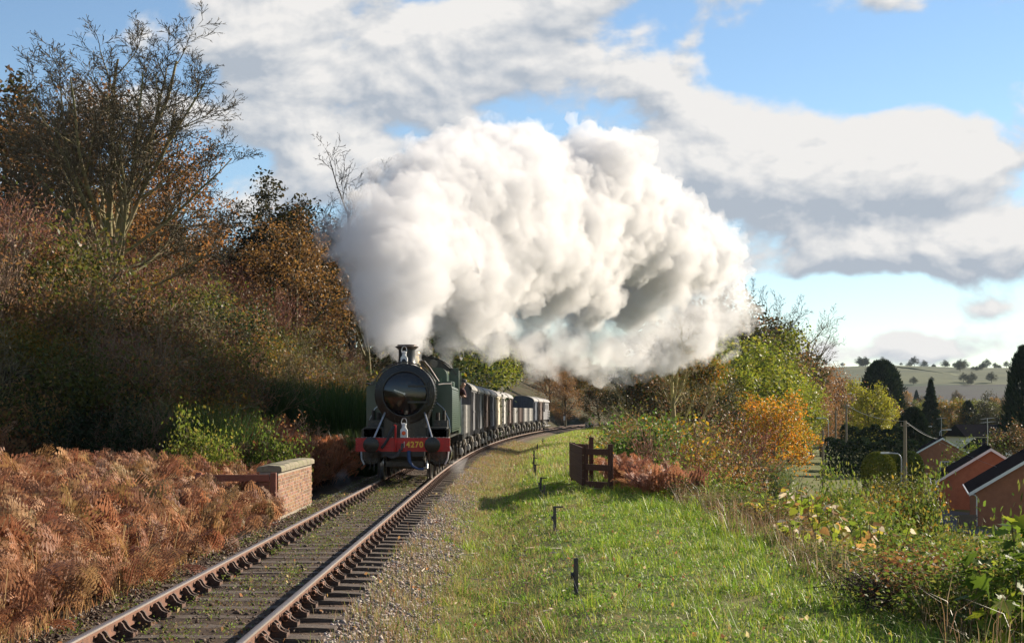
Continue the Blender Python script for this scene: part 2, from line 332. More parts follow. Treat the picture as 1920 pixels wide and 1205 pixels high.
# ------------------------------------------------------------------ railway track
MAT['rail'] = surf('rail', (.18, .085, .05), .3, 4, .7, 0.2, .2, 60, alt=(.10, .05, .035), altscale=9)
MAT['railhead'] = surf('railhead', (.30, .25, .22), .15, 3, .38, .85, .05, 80, stretch=(4, .3, 4))
MAT['sleeper'] = surf('sleeper', (.075, .055, .042), .45, 7, .9, 0, .6, 26, alt=(.13, .10, .075), altscale=5, stretch=(1, 5, 5))
MAT['chair'] = surf('chair', (.060, .040, .030), .4, 14, .75, .2, .3, 60, alt=(.15, .07, .04), altscale=18)
MAT['key'] = surf('key', (.20, .09, .05), .3, 20, .7, .3, .2, 60)
GA = 0.7525
def trk(Y, u=0.0, z=0.0):
    a = hd(Y); return Vector((float(xt(Y)) + u * math.cos(a), Y - u * math.sin(a), z))
def build_track():
    root = empty('railway_track', (CENX, 12, -.2), 0, 'single curving railway track with rusty rails and timber sleepers under the goods train', 'railway track')
    inv = Matrix.Translation(root.location).inverted()
    ys = np.concatenate([np.arange(4, 44, 4.0), np.arange(44, 330, 3.0)])
    prof = [(-.035,-.02),(-.035,-.045),(-.011,-.058),(-.010,-.112),(-.034,-.126),(-.034,-.146),(.034,-.146),(.034,-.126),(.010,-.112),(.011,-.058),(.035,-.045),(.035,-.02)]
    headp = [(-.035,-.02),(-.031,-.004),(-.022,0.0),(.022,0.0),(.031,-.004),(.035,-.02)]
    for sgn in (-1, 1):
        for nm, pr, mt, closed in (('rail', prof, 'rail', False), ('rail_head', headp, 'railhead', False)):
            vs = []; fs = []; n = len(pr)
            for Y in ys:
                for (a, b) in pr: vs.append(trk(Y, sgn * GA + a, b) - root.location)
            for i in range(len(ys) - 1):
                for k in range(n - 1): fs.append((i*n+k, i*n+k+1, (i+1)*n+k+1, (i+1)*n+k))
                if nm == 'rail': fs.append((i*n+n-1, i*n, (i+1)*n, (i+1)*n+n-1))
            mb = MB(); mb.add(vs, fs)
            if nm == 'rail': ro = mb.build('rail', MAT[mt], root, 30)
            else: mb.build('rail_head', MAT[mt], ro, 30)
    # one sleeper, one chair, one key; copies share their meshes
    rnd = random.Random(3)
    slv = []
    for k in range(4):
        mb = MB(); n = 9; xs = [-1.31 + 2.62 * i / n for i in range(n + 1)]; vs = []; fs = []
        for i, x in enumerate(xs):
            j = lambda s: rnd.uniform(-s, s)
            e = .012 if i in (0, n) else 0
            vs += [(x, -.125 + j(.008) + e, -.315), (x, .125 + j(.008) - e, -.315), (x, .122 + j(.008) - e, -.190 + j(.007) - e), (x, 0, -.184 + j(.006) - e), (x, -.122 + j(.008) + e, -.190 + j(.007) - e)]
        for i in range(n):
            for q in range(5): fs.append((i*5+q, i*5+(q+1) % 5, (i+1)*5+(q+1) % 5, (i+1)*5+q))
        fs += [(0,1,2,3,4), tuple(range(n*5+4, n*5-1, -1))]
        mb.add(vs, fs); slv.append(mb.mesh('sleeper', 30))
    # cast chair: base plate, two S-curved ribs on the outer side, inner jaw
    def chairmesh():
        mb = MB(); mb.box(-.19, .19, -.095, .095, -.188, -.150)
        def rib(y0, y1, side):
            pts = [(.040, -.150), (.040, -.045), (.060, -.035), (.085, -.055), (.100, -.085), (.125, -.115), (.165, -.135), (.19, -.14), (.19, -.152)]
            mb.prism([(side * a, b) for a, b in pts], y0, y1)
        rib(-.085, -.050, 1); rib(.050, .085, 1); mb.box(.095, .105, -.05, .05, -.15, -.07)
        rib(-.085, -.050, -1); rib(.050, .085, -1); mb.box(-.06, -.036, -.06, .06, -.15, -.07)
        for x in (-.155, .155): mb.cyl((x, 0, -.15), (x, 0, -.118), .022, .018, 6)
        return mb.mesh('chair', 30)
    def keymesh():                                    # coiled spring-steel key driven between rail and outer jaw
        mb = MB(); pth = []
        for i in range(11):
            t = 2 * math.pi * (i / 10) * .86; pth.append((.068 + .028 * math.cos(t), -.11 + .0, -.098 + .030 * math.sin(t)))
        vs = []; fs = []; w = .006
        for (x, y, z) in pth:
            d = Vector((x - .068, 0, z + .098)).normalized() * w
            vs += [(x - d.x, -.115, z - d.z), (x + d.x, -.115, z + d.z), (x + d.x, .10, z + d.z), (x - d.x, .10, z - d.z)]
        for i in range(len(pth) - 1):
            for q in range(4): fs.append((i*4+q, i*4+(q+1) % 4, (i+1)*4+(q+1) % 4, (i+1)*4+q))
        fs += [(0,1,2,3), tuple(range(len(pth)*4-1, len(pth)*4-5, -1))]
        mb.add(vs, fs); return mb.mesh('key', 30)
    cm, km = chairmesh(), keymesh(); cm.materials.append(MAT['chair']); km.materials.append(MAT['key'])
    for s in slv: s.materials.append(MAT['sleeper'])
    Y = 9.2; k = 0; rest = MB()
    while Y < 235:
        a = hd(Y); c = trk(Y) - root.location
        if k < 150:
            s = link('sleeper', slv[k % 4], None, root); s.location = (c.x + rnd.uniform(-.03, .03), c.y, c.z + rnd.uniform(-.006, .004)); s.rotation_euler = (0, 0, -a + rnd.uniform(-.012, .012) + (math.pi if rnd.random() < .5 else 0))
            for sg in (-1, 1):
                q = trk(Y, sg * GA) - root.location; h = link('chair', cm, None, root); h.location = q; h.rotation_euler = (0, 0, -a + (0 if sg > 0 else math.pi))
                e = link('key', km, None, h); e.location = (0, rnd.uniform(-.025, .025), rnd.uniform(-.004, .004))
        else:
            p0 = trk(Y, -1.3, -.25) - root.location; p1 = trk(Y, 1.3, -.25) - root.location; rest.bar(p0, p1, .25, .13)
            for sg in (-1, 1):
                q = trk(Y, sg * GA, -.12) - root.location; rest.bar(q - Vector((.19, 0, 0)), q + Vector((.19, 0, 0)), .18, .11)
        Y += .69; k += 1
    tag(rest.build('sleeper_row', MAT['sleeper'], root), kind='stuff')
build_track()
# ------------------------------------------------------------------ locomotive and its train
MAT['black'] = surf('black_paint', (.008, .008, .008), .35, 8, .38, 0, .08, 60, alt=(.028, .02, .015), altscale=4, altfac=(.52, .78), spec=.5)
MAT['gloss'] = surf('gloss_black', (.006, .006, .007), .2, 5, .10, 0, .0, 60, spec=.6)
MAT['smokebox'] = surf('smokebox_black', (.010, .008, .007), .35, 6, .27, 0, .1, 50, alt=(.024, .014, .010), altscale=5, altfac=(.5, .8), spec=.4)
MAT['green'] = surf('loco_green', (.014, .046, .026), .25, 3, .28, 0, .03, 40, alt=(.03, .04, .022), altscale=2.5, altfac=(.5, .8), spec=.6)
MAT['red'] = surf('beam_red', (.52, .018, .016), .2, 5, .42, 0, .05, 50, alt=(.36, .018, .014), altscale=6)
MAT['brass'] = surf('brass', (.72, .45, .16), .12, 5, .22, 1.0, .03, 40)
MAT['copper'] = surf('copper_cap', (.10, .075, .06), .3, 6, .35, .6, .05, 40)
MAT['steel'] = surf('steel', (.42, .42, .42), .2, 12, .32, .9, .05, 60)
MAT['dark_steel'] = surf('dark_steel', (.07, .065, .06), .4, 12, .45, .6, .2, 60, alt=(.16, .10, .06), altscale=10, altfac=(.5, .75))
MAT['hose'] = surf('rubber_hose', (.02, .022, .026), .2, 12, .5, 0, .1, 60)
MAT['blue_hose'] = surf('blue_hose', (.03, .06, .14), .2, 12, .4, 0, .1, 60)
MAT['lamp_white'] = surf('lamp_white', (.62, .62, .60), .12, 10, .4, 0, .05, 40, alt=(.3, .27, .24), altscale=14, altfac=(.55, .8))
MAT['lens_red'] = surf('red_lens', (.75, .10, .02), .1, 10, .12, 0, 0)
MAT['lens_clear'] = surf('dark_lens', (.02, .02, .025), .1, 10, .08, 0, 0)
MAT['yellow'] = surf('yellow_paint', (.80, .52, .05), .08, 10, .5, 0, 0)
MAT['glass'] = surf('cab_glass', (.10, .10, .09), .1, 4, .08, 0, 0, spec=.8)
MAT['wagon'] = surf('wagon_boards', (1, 1, 1), .3, 5, .8, 0, .4, 20, alt=(.10, .075, .055), altscale=6, altfac=(.56, .74), objcol=True, stretch=(2, 3, .5))
MAT['wroof'] = surf('wagon_roof', (.20, .19, .18), .25, 3, .7, 0, .2, 20, alt=(.32, .30, .27), altscale=3)
MAT['wframe'] = surf('wagon_frame', (.030, .026, .022), .4, 8, .6, .2, .2, 40, alt=(.10, .075, .06), altscale=7, altfac=(.55, .75))
MAT['pale'] = surf('pale_metal', (.50, .48, .45), .2, 9, .5, .2, .1, 40)
MAT['coal'] = surf('coal', (.015, .015, .016), .4, 20, .5, 0, .8, 18)

def arc(cx, cz, r, a0, a1, n, ry=None):
    ry = r if ry is None else ry
    return [(cx + r * math.cos(R(a0 + (a1 - a0) * i / n)), cz + ry * math.sin(R(a0 + (a1 - a0) * i / n))) for i in range(n + 1)]
def place_on_track(o, Y):
    a = hd(Y); o.location = (float(xt(Y)), Y, 0); o.rotation_euler = (0, 0, -a)
def text_mesh(body, size, name, depth=.004, bold=0.0):
    cu = bpy.data.curves.new(name, 'FONT'); cu.body = body; cu.size = size; cu.extrude = depth; cu.offset = bold; cu.align_x = 'CENTER'; cu.align_y = 'CENTER'
    cu.space_character = 1.12
    o = bpy.data.objects.new(name, cu); COL.objects.link(o); dg = bpy.context.evaluated_depsgraph_get(); dg.update()
    me = bpy.data.meshes.new_from_object(o.evaluated_get(dg)); me.name = name
    bpy.data.objects.remove(o); bpy.data.curves.remove(cu); return me

def wheel(parent, x, y, r, w=.13, spokes=10, side=1, name='wheel', mat='dark_steel'):
    o = empty(name, (x, y, r)); o.parent = parent
    # tread outside, flange inside
    mb = MB(); s = side
    mb.lathe([(r * .86, -w/2), (r * .99, -w/2), (r, w/2 - .045), (r + .028, w/2 - .03), (r + .028, w/2), (r * .86, w/2), (r * .86, -w/2)], (0, 0, 0), (-s, 0, 0), 28, False); mb.build('tyre', MAT['steel'] if name == 'pony_wheel' else MAT[mat], o)
    mb = MB(); mb.cyl((-w*.45, 0, 0), (w*.45, 0, 0), r * .2, n=12)
    for k in range(spokes):
        t = 2 * math.pi * k / spokes; d = Vector((0, math.cos(t), math.sin(t))); mb.bar(d * r * .15, d * r * .88, .05, .05, (1, 0, 0))
    mb.build('spokes', MAT['black'], o)
    return o

def build_loco():
    lo = empty('steam_locomotive', (0, 0, 0), 0, 'dark green tank locomotive with red buffer beam numbered 4270 heading the goods train', 'steam locomotive')
    P = lambda mb, name, mat, par=lo, sm=35: mb.build(name, MAT[mat], par, sm)
    # frames, running plate
    mb = MB(); mb.box(-.62, .62, .06, 11.9, .72, 1.2); mb.box(-1.24, 1.24, .062, 12.2, 1.205, 1.262)
    mb.box(-1.22, 1.22, .95, 2.7, 1.50, 1.55); mb.box(-1.22, -.62, .95, 1.0, 1.26, 1.5); mb.box(.62, 1.22, .95, 1.0, 1.26, 1.5); P(mb, 'running_plate', 'black')
    beam = MB().box(-1.36, 1.36, 0, .06, .86, 1.25); beam = P(beam, 'buffer_beam', 'red')
    mb = MB()
    for x in [-1.3, -1.3, 1.3, 1.3, -.45, .45, -.2, .2]:
        for z in (.92, 1.02, 1.12, 1.20): mb.ball((x, -.003, z), .014, 6, 3)
    P(mb, 'rivets', 'red', beam)
    mb = MB()
    for i in range(22): mb.ball((-1.3 + 2.6 * i / 21, .02, 1.268), .016, 6, 3)
    P(mb, 'bolts', 'steel', beam)
    num = link('number', text_mesh('4270', .245, 'number', .004, .006), MAT['yellow'], beam); num.location = (.345, -.008, 1.055); num.rotation_euler = (R(90), 0, 0); num.scale = (.92, .95, 1)
    me = MB().box(.035, .055, -.012, 0, .97, 1.15); P(me, 'dot_stroke', 'lamp_white', beam)
    for sx in (-1, 1):
        b = empty('buffer', (sx * .875, 0, 1.06)); b.parent = lo
        MB().lathe([(.20, 0), (.20, -.03), (.155, -.05), (.135, -.26), (.15, -.28), (.15, -.30)], (0, 0, 0), (0, 1, 0), 20).build('buffer_stock', MAT['black'], b)
        MB().lathe([(.06, -.28), (.07, -.40), (.20, -.415), (.228, -.43), (.225, -.455), (.12, -.475), (.01, -.48)], (0, 0, 0), (0, 1, 0), 28).build('buffer_head', MAT['smokebox'], b)
    # coupling hook and links
    mb = MB(); mb.bar((0, 0, 1.05), (0, -.2, 1.05), .06, .10); mb.tube([(0, -.2, 1.05), (0, -.30, 1.02), (0, -.31, .95), (0, -.25, .92)], .035, 6)
    mb.tube([(-.06, -.27, .94), (-.12, -.29, .8), (-.25, -.25, .72), (-.55, -.12, .80), (-.72, -.05, .88)], .028, 6); mb.tube([(-.02, -.27, .92), (-.10, -.3, .76), (-.27, -.28, .68), (-.55, -.14, .78)], .028, 6)
    P(mb, 'coupling', 'dark_steel')
    # vacuum stand pipe and its hose, steam-heat hose
    P(MB().tube([(-.20, -.06, .86), (-.20, -.07, 1.55), (-.21, -.09, 1.62), (-.24, -.11, 1.60)], .032, 8), 'vacuum_pipe', 'red')
    P(MB().tube([(-.24, -.11, 1.60), (-.34, -.14, 1.42), (-.42, -.14, 1.22), (-.52, -.13, 1.06), (-.60, -.10, .96)], .042, 8), 'vacuum_hose', 'hose')
    P(MB().tube([(.18, -.02, .88), (.18, -.05, .72), (.20, -.10, .58), (.30, -.14, .44), (.46, -.13, .36), (.60, -.08, .36)], [.055, .055, .05, .036, .034, .04], 8), 'heating_hose', 'blue_hose')
    P(MB().tube([(.60, -.08, .36), (.70, -.02, .38), (.70, .05, .5)], .035, 6), 'hose_coupling', 'steel')
    # guard irons, cross stays, front bogie frame
    for sx in (-1, 1):
        P(MB().bar((sx * .72, .35, .85), (sx * .74, .55, .12), .07, .03, (0, 1, 0)), 'guard_iron', 'dark_steel'); P(MB().bar((sx * 1.12, .08, .86), (sx * 1.12, .10, .60), .03, .03), 'lamp_iron', 'dark_steel')
    mb = MB(); mb.cyl((-.6, .9, .45), (.6, .9, .45), .06, n=8); mb.box(-.55, .55, .75, 1.55, .40, .56); mb.box(-.5, .5, 1.5, 3.0, .3, .72); P(mb, 'pony_truck', 'dark_steel')
    # cylinders outside the frames
    for sx in (-1, 1):
        c = MB().lathe([(.02, .0), (.30, .0), (.34, .03), (.37, .05), (.37, 1.05), (.3, 1.1), (.02, 1.12)], (sx * .99, .85, .76), (0, 1, 0), 24); c.box(sx * .99 - .30, sx * .99 + .30, .95, 1.9, .98, 1.5)
        c = P(c, 'cylinder', 'smokebox')
        MB().lathe([(.01, -.05), (.07, -.05), (.09, -.01), (.22, .0)], (sx * .99, .84, .76), (0, 1, 0), 16).build('cylinder_cover', MAT['dark_steel'], c)
        mb = MB(); mb.tube([(sx * 1.0, .83, .60), (sx * 1.02, .8, .35), (sx * 1.05, .82, .30)], .02, 6); mb.tube([(sx * .9, .83, .48), (sx * .9, .8, .28)], .018, 6); P(mb, 'drain_cock', 'dark_steel')
    # wheels
    for sx in (-1, 1):
        wheel(lo, sx * .70, 1.45, .48, .135, 9, sx, 'pony_wheel')
        for k, y in enumerate((3.7, 5.25, 6.85, 8.5)): wheel(lo, sx * .70, y, .70, .14, 12, sx, 'driving_wheel')
        mb = MB(); mb.bar((sx * .98, 3.7, .52), (sx * .98, 8.5, .52), .05, .12); mb.bar((sx * 1.06, 2.3, .76), (sx * 1.06, 5.25, .54), .05, .10)
        mb.bar((sx * .95, 2.0, .9), (sx * .95, 3.0, .9), .05, .06); mb.bar((sx * .95, 2.0, .62), (sx * .95, 3.0, .62), .05, .06); mb.box(sx * .99 - .06, sx * .99 + .06, 2.35, 2.65, .60, .92)
        P(mb, 'connecting_rod', 'steel')
    # smokebox, saddle, front ring and door
    CZ = 2.53
    sb = MB().lathe([(.855, 0), (.855, 1.62), (.80, 1.66)], (0, .80, CZ), (0, 1, 0), 48); sb = P(sb, 'smokebox', 'smokebox')
    mb = MB()
    for yy in (.86, 1.5, 2.36):
        for i in range(46):
            t = R(-60 + 300 * i / 45); mb.ball((.858 * math.cos(t), yy, CZ + .858 * math.sin(t)), .013, 5, 3)
    P(mb, 'rivets', 'steel', sb)
    mb = MB(); mb.prism([(-.64, 1.2), (.64, 1.2), (.60, 1.55), (.72, 2.05), (-.72, 2.05), (-.60, 1.55)], .85, 2.35); P(mb, 'saddle', 'smokebox')
    mb = MB().lathe([(.60, .02), (.64, -.02), (.665, -.025), (.70, -.012), (.845, -.012), (.885, 0.0), (.892, .04), (.86, .06)], (0, .79, CZ), (0, 1, 0), 56, False); P(mb, 'front_ring', 'smokebox', sb)
    dr = MB().lathe([(.640, 0), (.632, -.03), (.60, -.05), (.48, -.088), (.30, -.118), (.15, -.130), (.01, -.133)], (0, .78, CZ), (0, 1, 0), 56); dr = dr.build('smokebox_door', MAT['gloss'], lo, 60)
    mb = MB(); y0 = .64
    mb.cyl((0, y0 + .03, CZ), (0, y0 - .06, CZ), .035, .03, 10); mb.bar((0, y0 - .04, CZ), (-.30, y0 - .05, CZ + .115), .022, .03); mb.bar((0, y0 - .06, CZ), (.0, y0 - .06, CZ - .33), .022, .03); P(mb, 'door_handle', 'steel', dr)
    mb = MB()
    for zz in (.22, -.24):
        pts = [(.70, .78, CZ + zz), (.55, .725, CZ + zz), (.35, .675, CZ + zz), (.10, .655, CZ + zz)]
        for a, b in zip(pts[:-1], pts[1:]): mb.bar(a, b, .02, .055)
    mb.cyl((.70, .755, CZ - .34), (.70, .755, CZ + .34), .022, n=8); P(mb, 'hinge', 'black', dr)
    # handrail sweeping over the smokebox front
    pth = [(-1.30, 2.55, 2.86), (-1.1, 1.6, 2.84), (-.98, .72, 2.80)] + [(.95 * math.cos(R(t)), .72, CZ + .93 * math.sin(R(t))) for t in range(162, 17, -8)] + [(.98, .72, 2.80), (1.1, 1.6, 2.84), (1.30, 2.55, 2.86)]
    P(MB().tube(pth, .022, 8), 'handrail', 'dark_steel')
    # diagonal stays from smokebox to beam
    for sx in (-1, 1): P(MB().cyl((sx * .58, .80, 1.98), (sx * .84, .10, 1.25), .028, n=8), 'stay', 'steel')
    # boiler, bands, firebox
    bo = P(MB().lathe([(.80, 0), (.83, 3.8)], (0, 2.45, CZ), (0, 1, 0), 48), 'boiler', 'green')
    mb = MB()
    for y, r in ((2.55, .815), (3.6, .825), (4.9, .838)): mb.lathe([(r, 0), (r + .012, .0), (r + .012, .06), (r, .06)], (0, y, CZ), (0, 1, 0), 48, False)
    P(mb, 'boiler_band', 'black', bo)
    pl = [(-1.0, 2.0), (1.0, 2.0)] + arc(.72, 3.20, .27, 0, 90, 6) + arc(-.72, 3.20, .27, 90, 180, 6); P(MB().prism(pl, 6.2, 8.05), 'firebox', 'green')
    # chimney with its cap, brass safety valve cover, top feed pipes
    ch = P(MB().lathe([(.46, -.14), (.40, -.06), (.31, .02), (.262, .12), (.245, .30), (.250, .50), (.262, .505), (.265, .53)], (0, 1.62, 3.36), (0, 0, 1), 32, False), 'chimney', 'black')
    P(MB().lathe([(.262, .50), (.30, .54), (.345, .565), (.35, .59), (.315, .605), (.29, .61), (.285, .645), (.225, .65), (.20, .60), (.20, .2), (.01, .2)], (0, 1.62, 3.36), (0, 0, 1), 32, False), 'chimney_cap', 'copper', ch)
    P(MB().lathe([(.40, -.10), (.30, .0), (.235, .10), (.20, .25), (.175, .45), (.185, .50), (.215, .53), (.20, .56), (.10, .57), (.09, .53), (.01, .53)], (.0, 4.5, 3.34), (0, 0, 1), 28), 'safety_valve_cover', 'brass')
    for sx in (-1, 1): P(MB().tube([(sx * .20, 4.5, 3.62), (sx * .34, 4.5, 3.60), (sx * .52, 4.5, 3.38), (sx * .70, 4.5, 3.10), (sx * .86, 4.5, 2.86)], .04, 8), 'feed_pipe', 'dark_steel')
    # side tanks with rivet lines, filler and balance pipe
    for sx in (-1, 1):
        t = MB(); pl = [(.70, 1.38), (1.315, 1.38), (1.315, 2.72), (1.29, 2.79), (1.22, 2.82), (.70, 2.82)]; t.prism([(sx * a, b) for a, b in pl], 2.62, 8.0); t = P(t, 'side_tank', 'green')
        mb = MB()
        for row in range(9):
            yy = 2.72 + row * .62
            for i in range(20): mb.ball((sx * 1.317, yy, 1.44 + i * .066), .011, 5, 2)
        for zz in (1.44, 2.70):
            for i in range(60): mb.ball((sx * 1.317, 2.7 + i * .088, zz), .011, 5, 2)
        P(mb, 'rivets', 'green', t)
        mb = MB(); mb.lathe([(.24, 0), (.24, .16), (.20, .19), (.05, .21)], (sx * 1.0, 6.6, 2.82), (0, 0, 1), 20); mb.box(sx * 1.0 - .25, sx * 1.0 + .25, 3.4, 3.9, 2.815, 2.95); mb.tube([(sx * .95, 2.7, 2.83), (sx * .95, 2.7, 3.02)], .03, 6)
        P(mb, 'tank_filler', 'green', t)
        P(MB().tube([(sx * 1.26, 2.60, 1.36), (sx * 1.22, 2.57, 1.75), (sx * 1.05, 2.56, 2.1), (sx * .84, 2.55, 2.28)], .016, 6), 'tank_pipe', 'steel', t)
        mb = MB(); mb.box(sx * 1.0 - .2, sx * 1.0 + .2, 2.0, 2.5, 1.55, 1.75); mb.cyl((sx * .9, 2.2, 1.55), (sx * .9, 2.2, 1.98), .06, n=8); mb.cyl((sx * 1.08, 2.35, 1.55), (sx * 1.08, 2.35, 2.05), .05, n=8); P(mb, 'valve_gear', 'dark_steel')
        st = MB(); st.bar((sx * 1.20, 2.7, 1.2), (sx * 1.20, 2.7, .42), .04, .30, (0, 1, 0)); st.box(sx * 1.2 - .16, sx * 1.2 + .14, 2.62, 2.86, .40, .43); st.box(sx * 1.2 - .16, sx * 1.2 + .14, 2.62, 2.86, .78, .81); P(st, 'step', 'dark_steel')
        mb = MB(); mb.tube([(sx * 1.27, 1.0, 1.27), (sx * 1.29, .9, .95), (sx * 1.26, .75, .62), (sx * 1.18, .7, .46)], .03, 6); P(mb, 'steam_pipe', 'pale')
    # cab: sides, front plate with spectacles, arched roof, bunker
    cab = MB()
    for sx in (-1, 1):
        cab.box(sx * 1.30 - .016, sx * 1.30 + .016, 8.0, 8.75, 1.27, 3.42); cab.box(sx * 1.30 - .016, sx * 1.30 + .016, 8.75, 9.9, 1.27, 2.55); cab.box(sx * 1.30 - .016, sx * 1.30 + .016, 9.9, 10.3, 1.27, 3.42)
        cab.bar((sx * 1.15, 8.0, 2.8), (sx * 1.15, 8.0, 3.5), .33, .03, (0, 1, 0))
    cab = P(cab, 'cab_side', 'green')
    top = arc(0, 2.72, 1.32, 35, 145, 18, 1.20)
    mb = MB(); n = len(top)
    mb.strip(top, [(x * .99, 3.40) for x, z in top], 7.985, 8.015); P(mb, 'cab_front', 'black', cab)
    for sx in (-1, 1): P(MB().lathe([(.01, -.03), (.145, -.03), (.145, .03), (.01, .03)], (sx * .45, 8.0, 3.66), (0, 1, 0), 20), 'spectacle', 'glass', cab)
    ro = MB(); outer = arc(0, 2.66, 1.42, 28, 152, 22, 1.30); inner = arc(0, 2.66, 1.39, 28, 152, 22, 1.265); ro.strip(outer, inner, 7.85, 10.6); P(ro, 'cab_roof', 'black', cab)
    mb = MB(); mb.box(-1.25, 1.25, 10.3, 12.15, 1.27, 2.75); mb.box(-1.2, 1.2, 8.2, 10.3, 1.25, 1.3); P(mb, 'bunker', 'green')
    # heaped coal
    rnd = random.Random(8); mb = MB()
    for _ in range(60): mb.ball((rnd.uniform(-1.05, 1.05), rnd.uniform(10.5, 11.9), rnd.uniform(2.7, 2.95)), rnd.uniform(.1, .22), 6, 4)
    P(mb, 'coal', 'coal', sm=0)
    for sx in (-1, 1): P(MB().tube([(sx * 1.34, 8.72, 1.5), (sx * 1.36, 8.72, 1.55), (sx * 1.36, 8.72, 2.5), (sx * 1.34, 8.72, 2.55)], .018, 6), 'grab_rail', 'steel', cab)
    return lo
LOCO_Y = 41.0
loco = build_loco(); place_on_track(loco, LOCO_Y)

def oil_lamp(lx, ly, lz, lens, label):
    a = hd(LOCO_Y); c, s = math.cos(-a), math.sin(-a)
    o = empty('oil_lamp', (loco.location.x + c * lx - s * ly, loco.location.y + s * lx + c * ly, lz), -a, label, 'lamp')
    mb = MB(); mb.prism([(-.10, 0), (.10, 0), (.10, .22), (.06, .28), (-.06, .28), (-.10, .22)], -.09, .09); mb.lathe([(.065, .26), (.065, .36), (.08, .37), (.075, .40), (.02, .42)], (0, 0, 0), (0, 0, 1), 14); mb.build('lamp_body', MAT['lamp_white'], o)
    MB().tube([(.075 * math.cos(R(t)), 0, .44 + .12 * math.sin(R(t))) for t in range(-50, 231, 20)], .012, 6).build('handle', MAT['steel'], o)
    mb = MB(); mb.lathe([(.075, 0), (.078, -.035), (.062, -.04)], (0, -.088, .13), (0, 1, 0), 16, False); mb.build('lens_ring', MAT['lamp_white'], o)
    MB().lathe([(.064, 0), (.062, -.02), (.035, -.034), (.005, -.038)], (0, -.092, .13), (0, 1, 0), 16).build('lens', MAT[lens], o)
oil_lamp(.03, .10, 1.262, 'lens_red', 'white oil lamp with red lens on the locomotive buffer beam')
oil_lamp(-.03, .95, 3.37, 'lens_clear', 'white oil lamp on the smokebox top in front of the chimney')

# ---- wagons: body centred on the origin, y along the track
def underframe(o, L, wb, mineral=True):
    P = lambda mb, name, mat, par=o, sm=35: mb.build(name, MAT[mat], par, sm)
    mb = MB()
    for sx in (-1, 1): mb.box(sx * .95 - .05, sx * .95 + .05, -L/2, L/2, .86, 1.13)
    mb.box(-1.2, 1.2, -L/2 - .06, -L/2 + .05, .88, 1.14); mb.box(-1.2, 1.2, L/2 - .05, L/2 + .06, .88, 1.14); P(mb, 'underframe', 'wframe')
    for sx in (-1, 1):
        for sy in (-1, 1):
            MB().lathe([(.15, 0), (.10, -.04), (.09, -.3), (.05, -.32), (.05, -.44), (.20, -.45), (.20, -.48), (.02, -.49)], (sx * .875, sy * (L/2 + .05), 1.03), (0, -sy, 0), 14).build('buffer', MAT['wframe'], o) if sy > 0 else \
            MB().lathe([(.15, 0), (.10, -.04), (.09, -.3), (.05, -.32), (.05, -.44), (.20, -.45), (.20, -.48), (.02, -.49)], (sx * .875, sy * (L/2 + .05), 1.03), (0, 1, 0), 14).build('buffer', MAT['wframe'], o)
            y = sy * wb / 2
            w = MB(); w.lathe([(.40, -.065), (.455, -.065), (.46, .03), (.488, .035), (.488, .065), (.40, .065), (.40, -.065)], (sx * .72, y, .46), (-sx, 0, 0), 22, False)
            w.lathe([(.10, -.07), (.41, -.02), (.41, .02), (.10, .07)], (sx * .72, y, .46), (-sx, 0, 0), 16); P(w, 'wheel', 'dark_steel')
            a = MB(); a.box(sx * 1.02 - .10, sx * 1.02 + .10, y - .12, y + .12, .34, .60); a.cyl((sx * 1.10, y, .46), (sx * 1.16, y, .46), .08, n=10)
            a = P(a, 'axle_box', 'pale' if sy < 0 else 'wframe')
            s = MB(); s.tube([(sx * 1.02, y - .55, .86), (sx * 1.02, y - .3, .72), (sx * 1.02, y, .66), (sx * 1.02, y + .3, .72), (sx * 1.02, y + .55, .86)], .045, 6); P(s, 'spring', 'wframe')
            g = MB(); g.bar((sx * 1.0, y - .36, .88), (sx * 1.0, y - .14, .36), .03, .06, (1, 0, 0)); g.bar((sx * 1.0, y + .36, .88), (sx * 1.0, y + .14, .36), .03, .06, (1, 0, 0)); P(g, 'axle_guard', 'wframe')
        l = MB(); l.bar((sx * 1.20, .2, .66), (sx * 1.22, -wb/2 - .55, .96), .03, .06, (1, 0, 0)); l.bar((sx * 1.18, -.15, .9), (sx * 1.18, .0, .34), .03, .05, (1, 0, 0)); l.bar((sx * 1.18, .15, .9), (sx * 1.18, .0, .34), .03, .05, (1, 0, 0)); P(l, 'brake_lever', 'pale')
def open_wagon():
    o = empty('open_wagon'); L = 5.2
    underframe(o, L, 2.75); zt = 2.28
    b = MB()
    for i in range(5):
        z0 = 1.15 + i * .226; z1 = z0 + .215
        for sx in (-1, 1): b.box(sx * 1.19 - .03, sx * 1.19 + .03, -L/2, L/2, z0, z1)
        for sy in (-1, 1): b.box(-1.16, 1.16, sy * L/2 - .03, sy * L/2 + .03, z0, z1)
    b.box(-1.15, 1.15, -L/2, L/2, 1.12, 1.18); b.build('body', MAT['wagon'], o)
    for sx in (-1, 1):
        for y in (-2.5, -1.75, -.75, .75, 1.75, 2.5): MB().box(sx * 1.235 - .022, sx * 1.235 + .022, y - .05, y + .05, 1.0, zt).build('stanchion', MAT['wagon'], o)
    for sy in (-1, 1):
        for x in (-.75, .75): MB().box(x - .07, x + .07, sy * (L/2 + .07) - .045, sy * (L/2 + .07) + .045, 1.0, zt).build('stanchion', MAT['wagon'], o)
    return o
